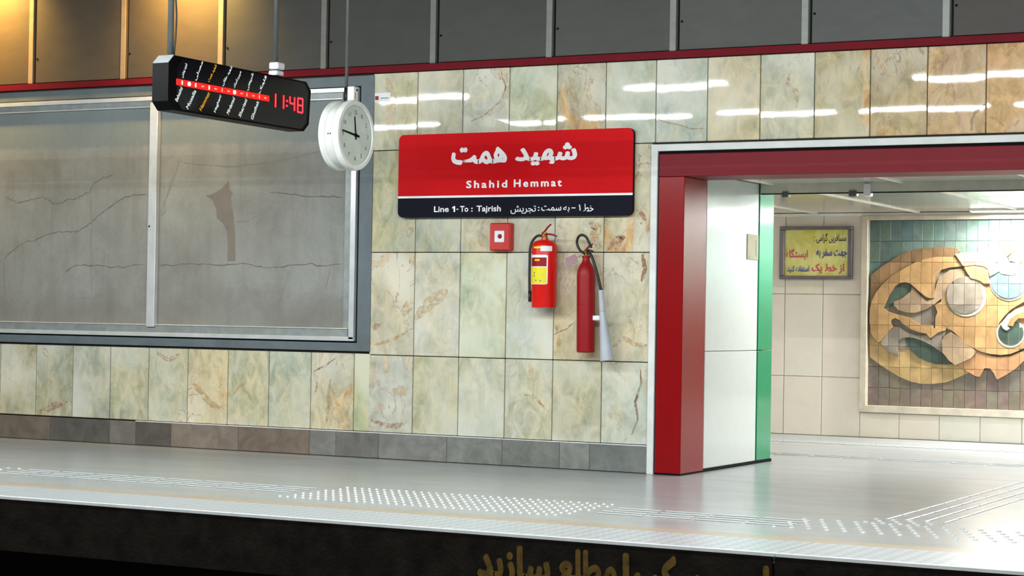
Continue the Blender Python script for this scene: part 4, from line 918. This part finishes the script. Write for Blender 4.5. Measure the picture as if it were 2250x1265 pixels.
# ------------------------------------------------------------------ lamps
M['tube'] = emis('fluorescent_tube', (238, 255, 250), 22.0)
M['housing'] = plain('lamp_housing', (120, 122, 120), .5)
def batten(x, y, z, ln, P_, tilt, label, group, first):
    o = empty('fluorescent_lamp', (x, y, z)); tag(o, label, 'ceiling lamp', group)
    link('housing', box_me((-ln/2-.03, -.07, .03), (ln/2+.03, .07, .09), .004), M['housing'], o)
    link('lamp_tube', tube_me([(-ln/2, 0, 0), (ln/2, 0, 0)], .011, 10), M['tube'], o)
    for s_ in (-1, 1): link('end_cap', box_me((s_*ln/2-.012, -.022, -.022), (s_*ln/2+.012, .022, .035), .002), M['housing'], o)
    for s_ in (-.4, .4): link('hanger', tube_me([(s_*ln, 0, .09), (s_*ln, 0, 4.8-z)], .006, 6), M['pole'], o)
    la = bpy.data.lights.new('tube_light', 'AREA'); la.shape = 'RECTANGLE'; la.size = ln; la.size_y = .014; la.energy = P_; la.color = COOL
    lo = link('tube_light', la, parent=o, loc=(0, 0, -.013)); lo.rotation_euler = (math.radians(tilt), 0, 0)
    return o
i = 0
x = -12.2
while x < 1.5:
    batten(x, -4.55, 3.10, 1.2, P_PLAT, 42, 'fluorescent batten hanging over the platform edge', 'platform edge lamps', i == 0); x += 1.42; i += 1
x = -12.4
while x < 1.8:
    batten(x, -8.0, 3.82, 1.2, P_TRACK, 25, 'fluorescent batten hanging over the tracks', 'track lamps', False); x += 3.4
# passage lamps
def passage_lamp(x, y, ln, P_, label):
    o = empty('ceiling_lamp', (x, y, 2.19)); tag(o, label, 'ceiling lamp', 'passage ceiling lamps')
    link('lamp_body', box_me((-ln/2, -.06, -.018), (ln/2, .06, .002), .003), M['ceilw'], o)
    link('diffuser', box_me((-ln/2+.01, -.05, -.026), (ln/2-.01, .05, -.018), .002), emis('diffuser', (245, 252, 250), 6), o)
    la = bpy.data.lights.new('lamp_light', 'AREA'); la.shape = 'RECTANGLE'; la.size = ln; la.size_y = .1; la.energy = P_; la.color = (1, 1, .98)
    link('lamp_light', la, parent=o, loc=(0, 0, -.03))
    return o
for x, lb_ in ((-4.22, 'bright flat ceiling lamp over the mural, the one seen at the right edge'), (-2.7, 'flat ceiling lamp over the far right part of the mural')): passage_lamp(x, 5.18, 1.2, P_PASS*3.6, lb_)
for x in (-8.2, -2.3, -.9): passage_lamp(x, 3.4, 1.2, P_PASS, 'flat lamp in the middle of the passage ceiling')
for x in (-4.5, -2.5): passage_lamp(x, 1.72, 1.2, P_PASS, 'flat lamp behind the steel beam')
# amber flood lamps above the board
for x in (-12.1, -9.95):
    o = empty('amber_flood_lamp', (x, -.42, 4.22)); tag(o, 'amber flood lamp shining down the dark cladding above the board', 'flood lamp', 'amber flood lamps')
    link('lamp_hood', lathe([(.03, .10), (.06, .09), (.11, .0), (.10, .0), (.05, .08), (0, .085)], 20), M['pole'], o)
    link('lens', lathe([(0, .012), (.095, .012), (.095, .016), (0, .016)], 20), emis('amber_lens', (255, 190, 80), 6), o)
    link('bracket', tube_me([(0, 0, .09), (0, .2, .2), (0, .43, .2)], .015, 8), M['pole'], o)
    la = bpy.data.lights.new('flood_light', 'SPOT'); la.energy = P_AMBER*8; la.color = (1, .62, .16); la.spot_size = math.radians(112); la.spot_blend = 1.0; la.shadow_soft_size = .09
    lo = link('flood_light', la, parent=o, loc=(0, 0, .005)); lo.rotation_euler = (math.radians(48), 0, 0)
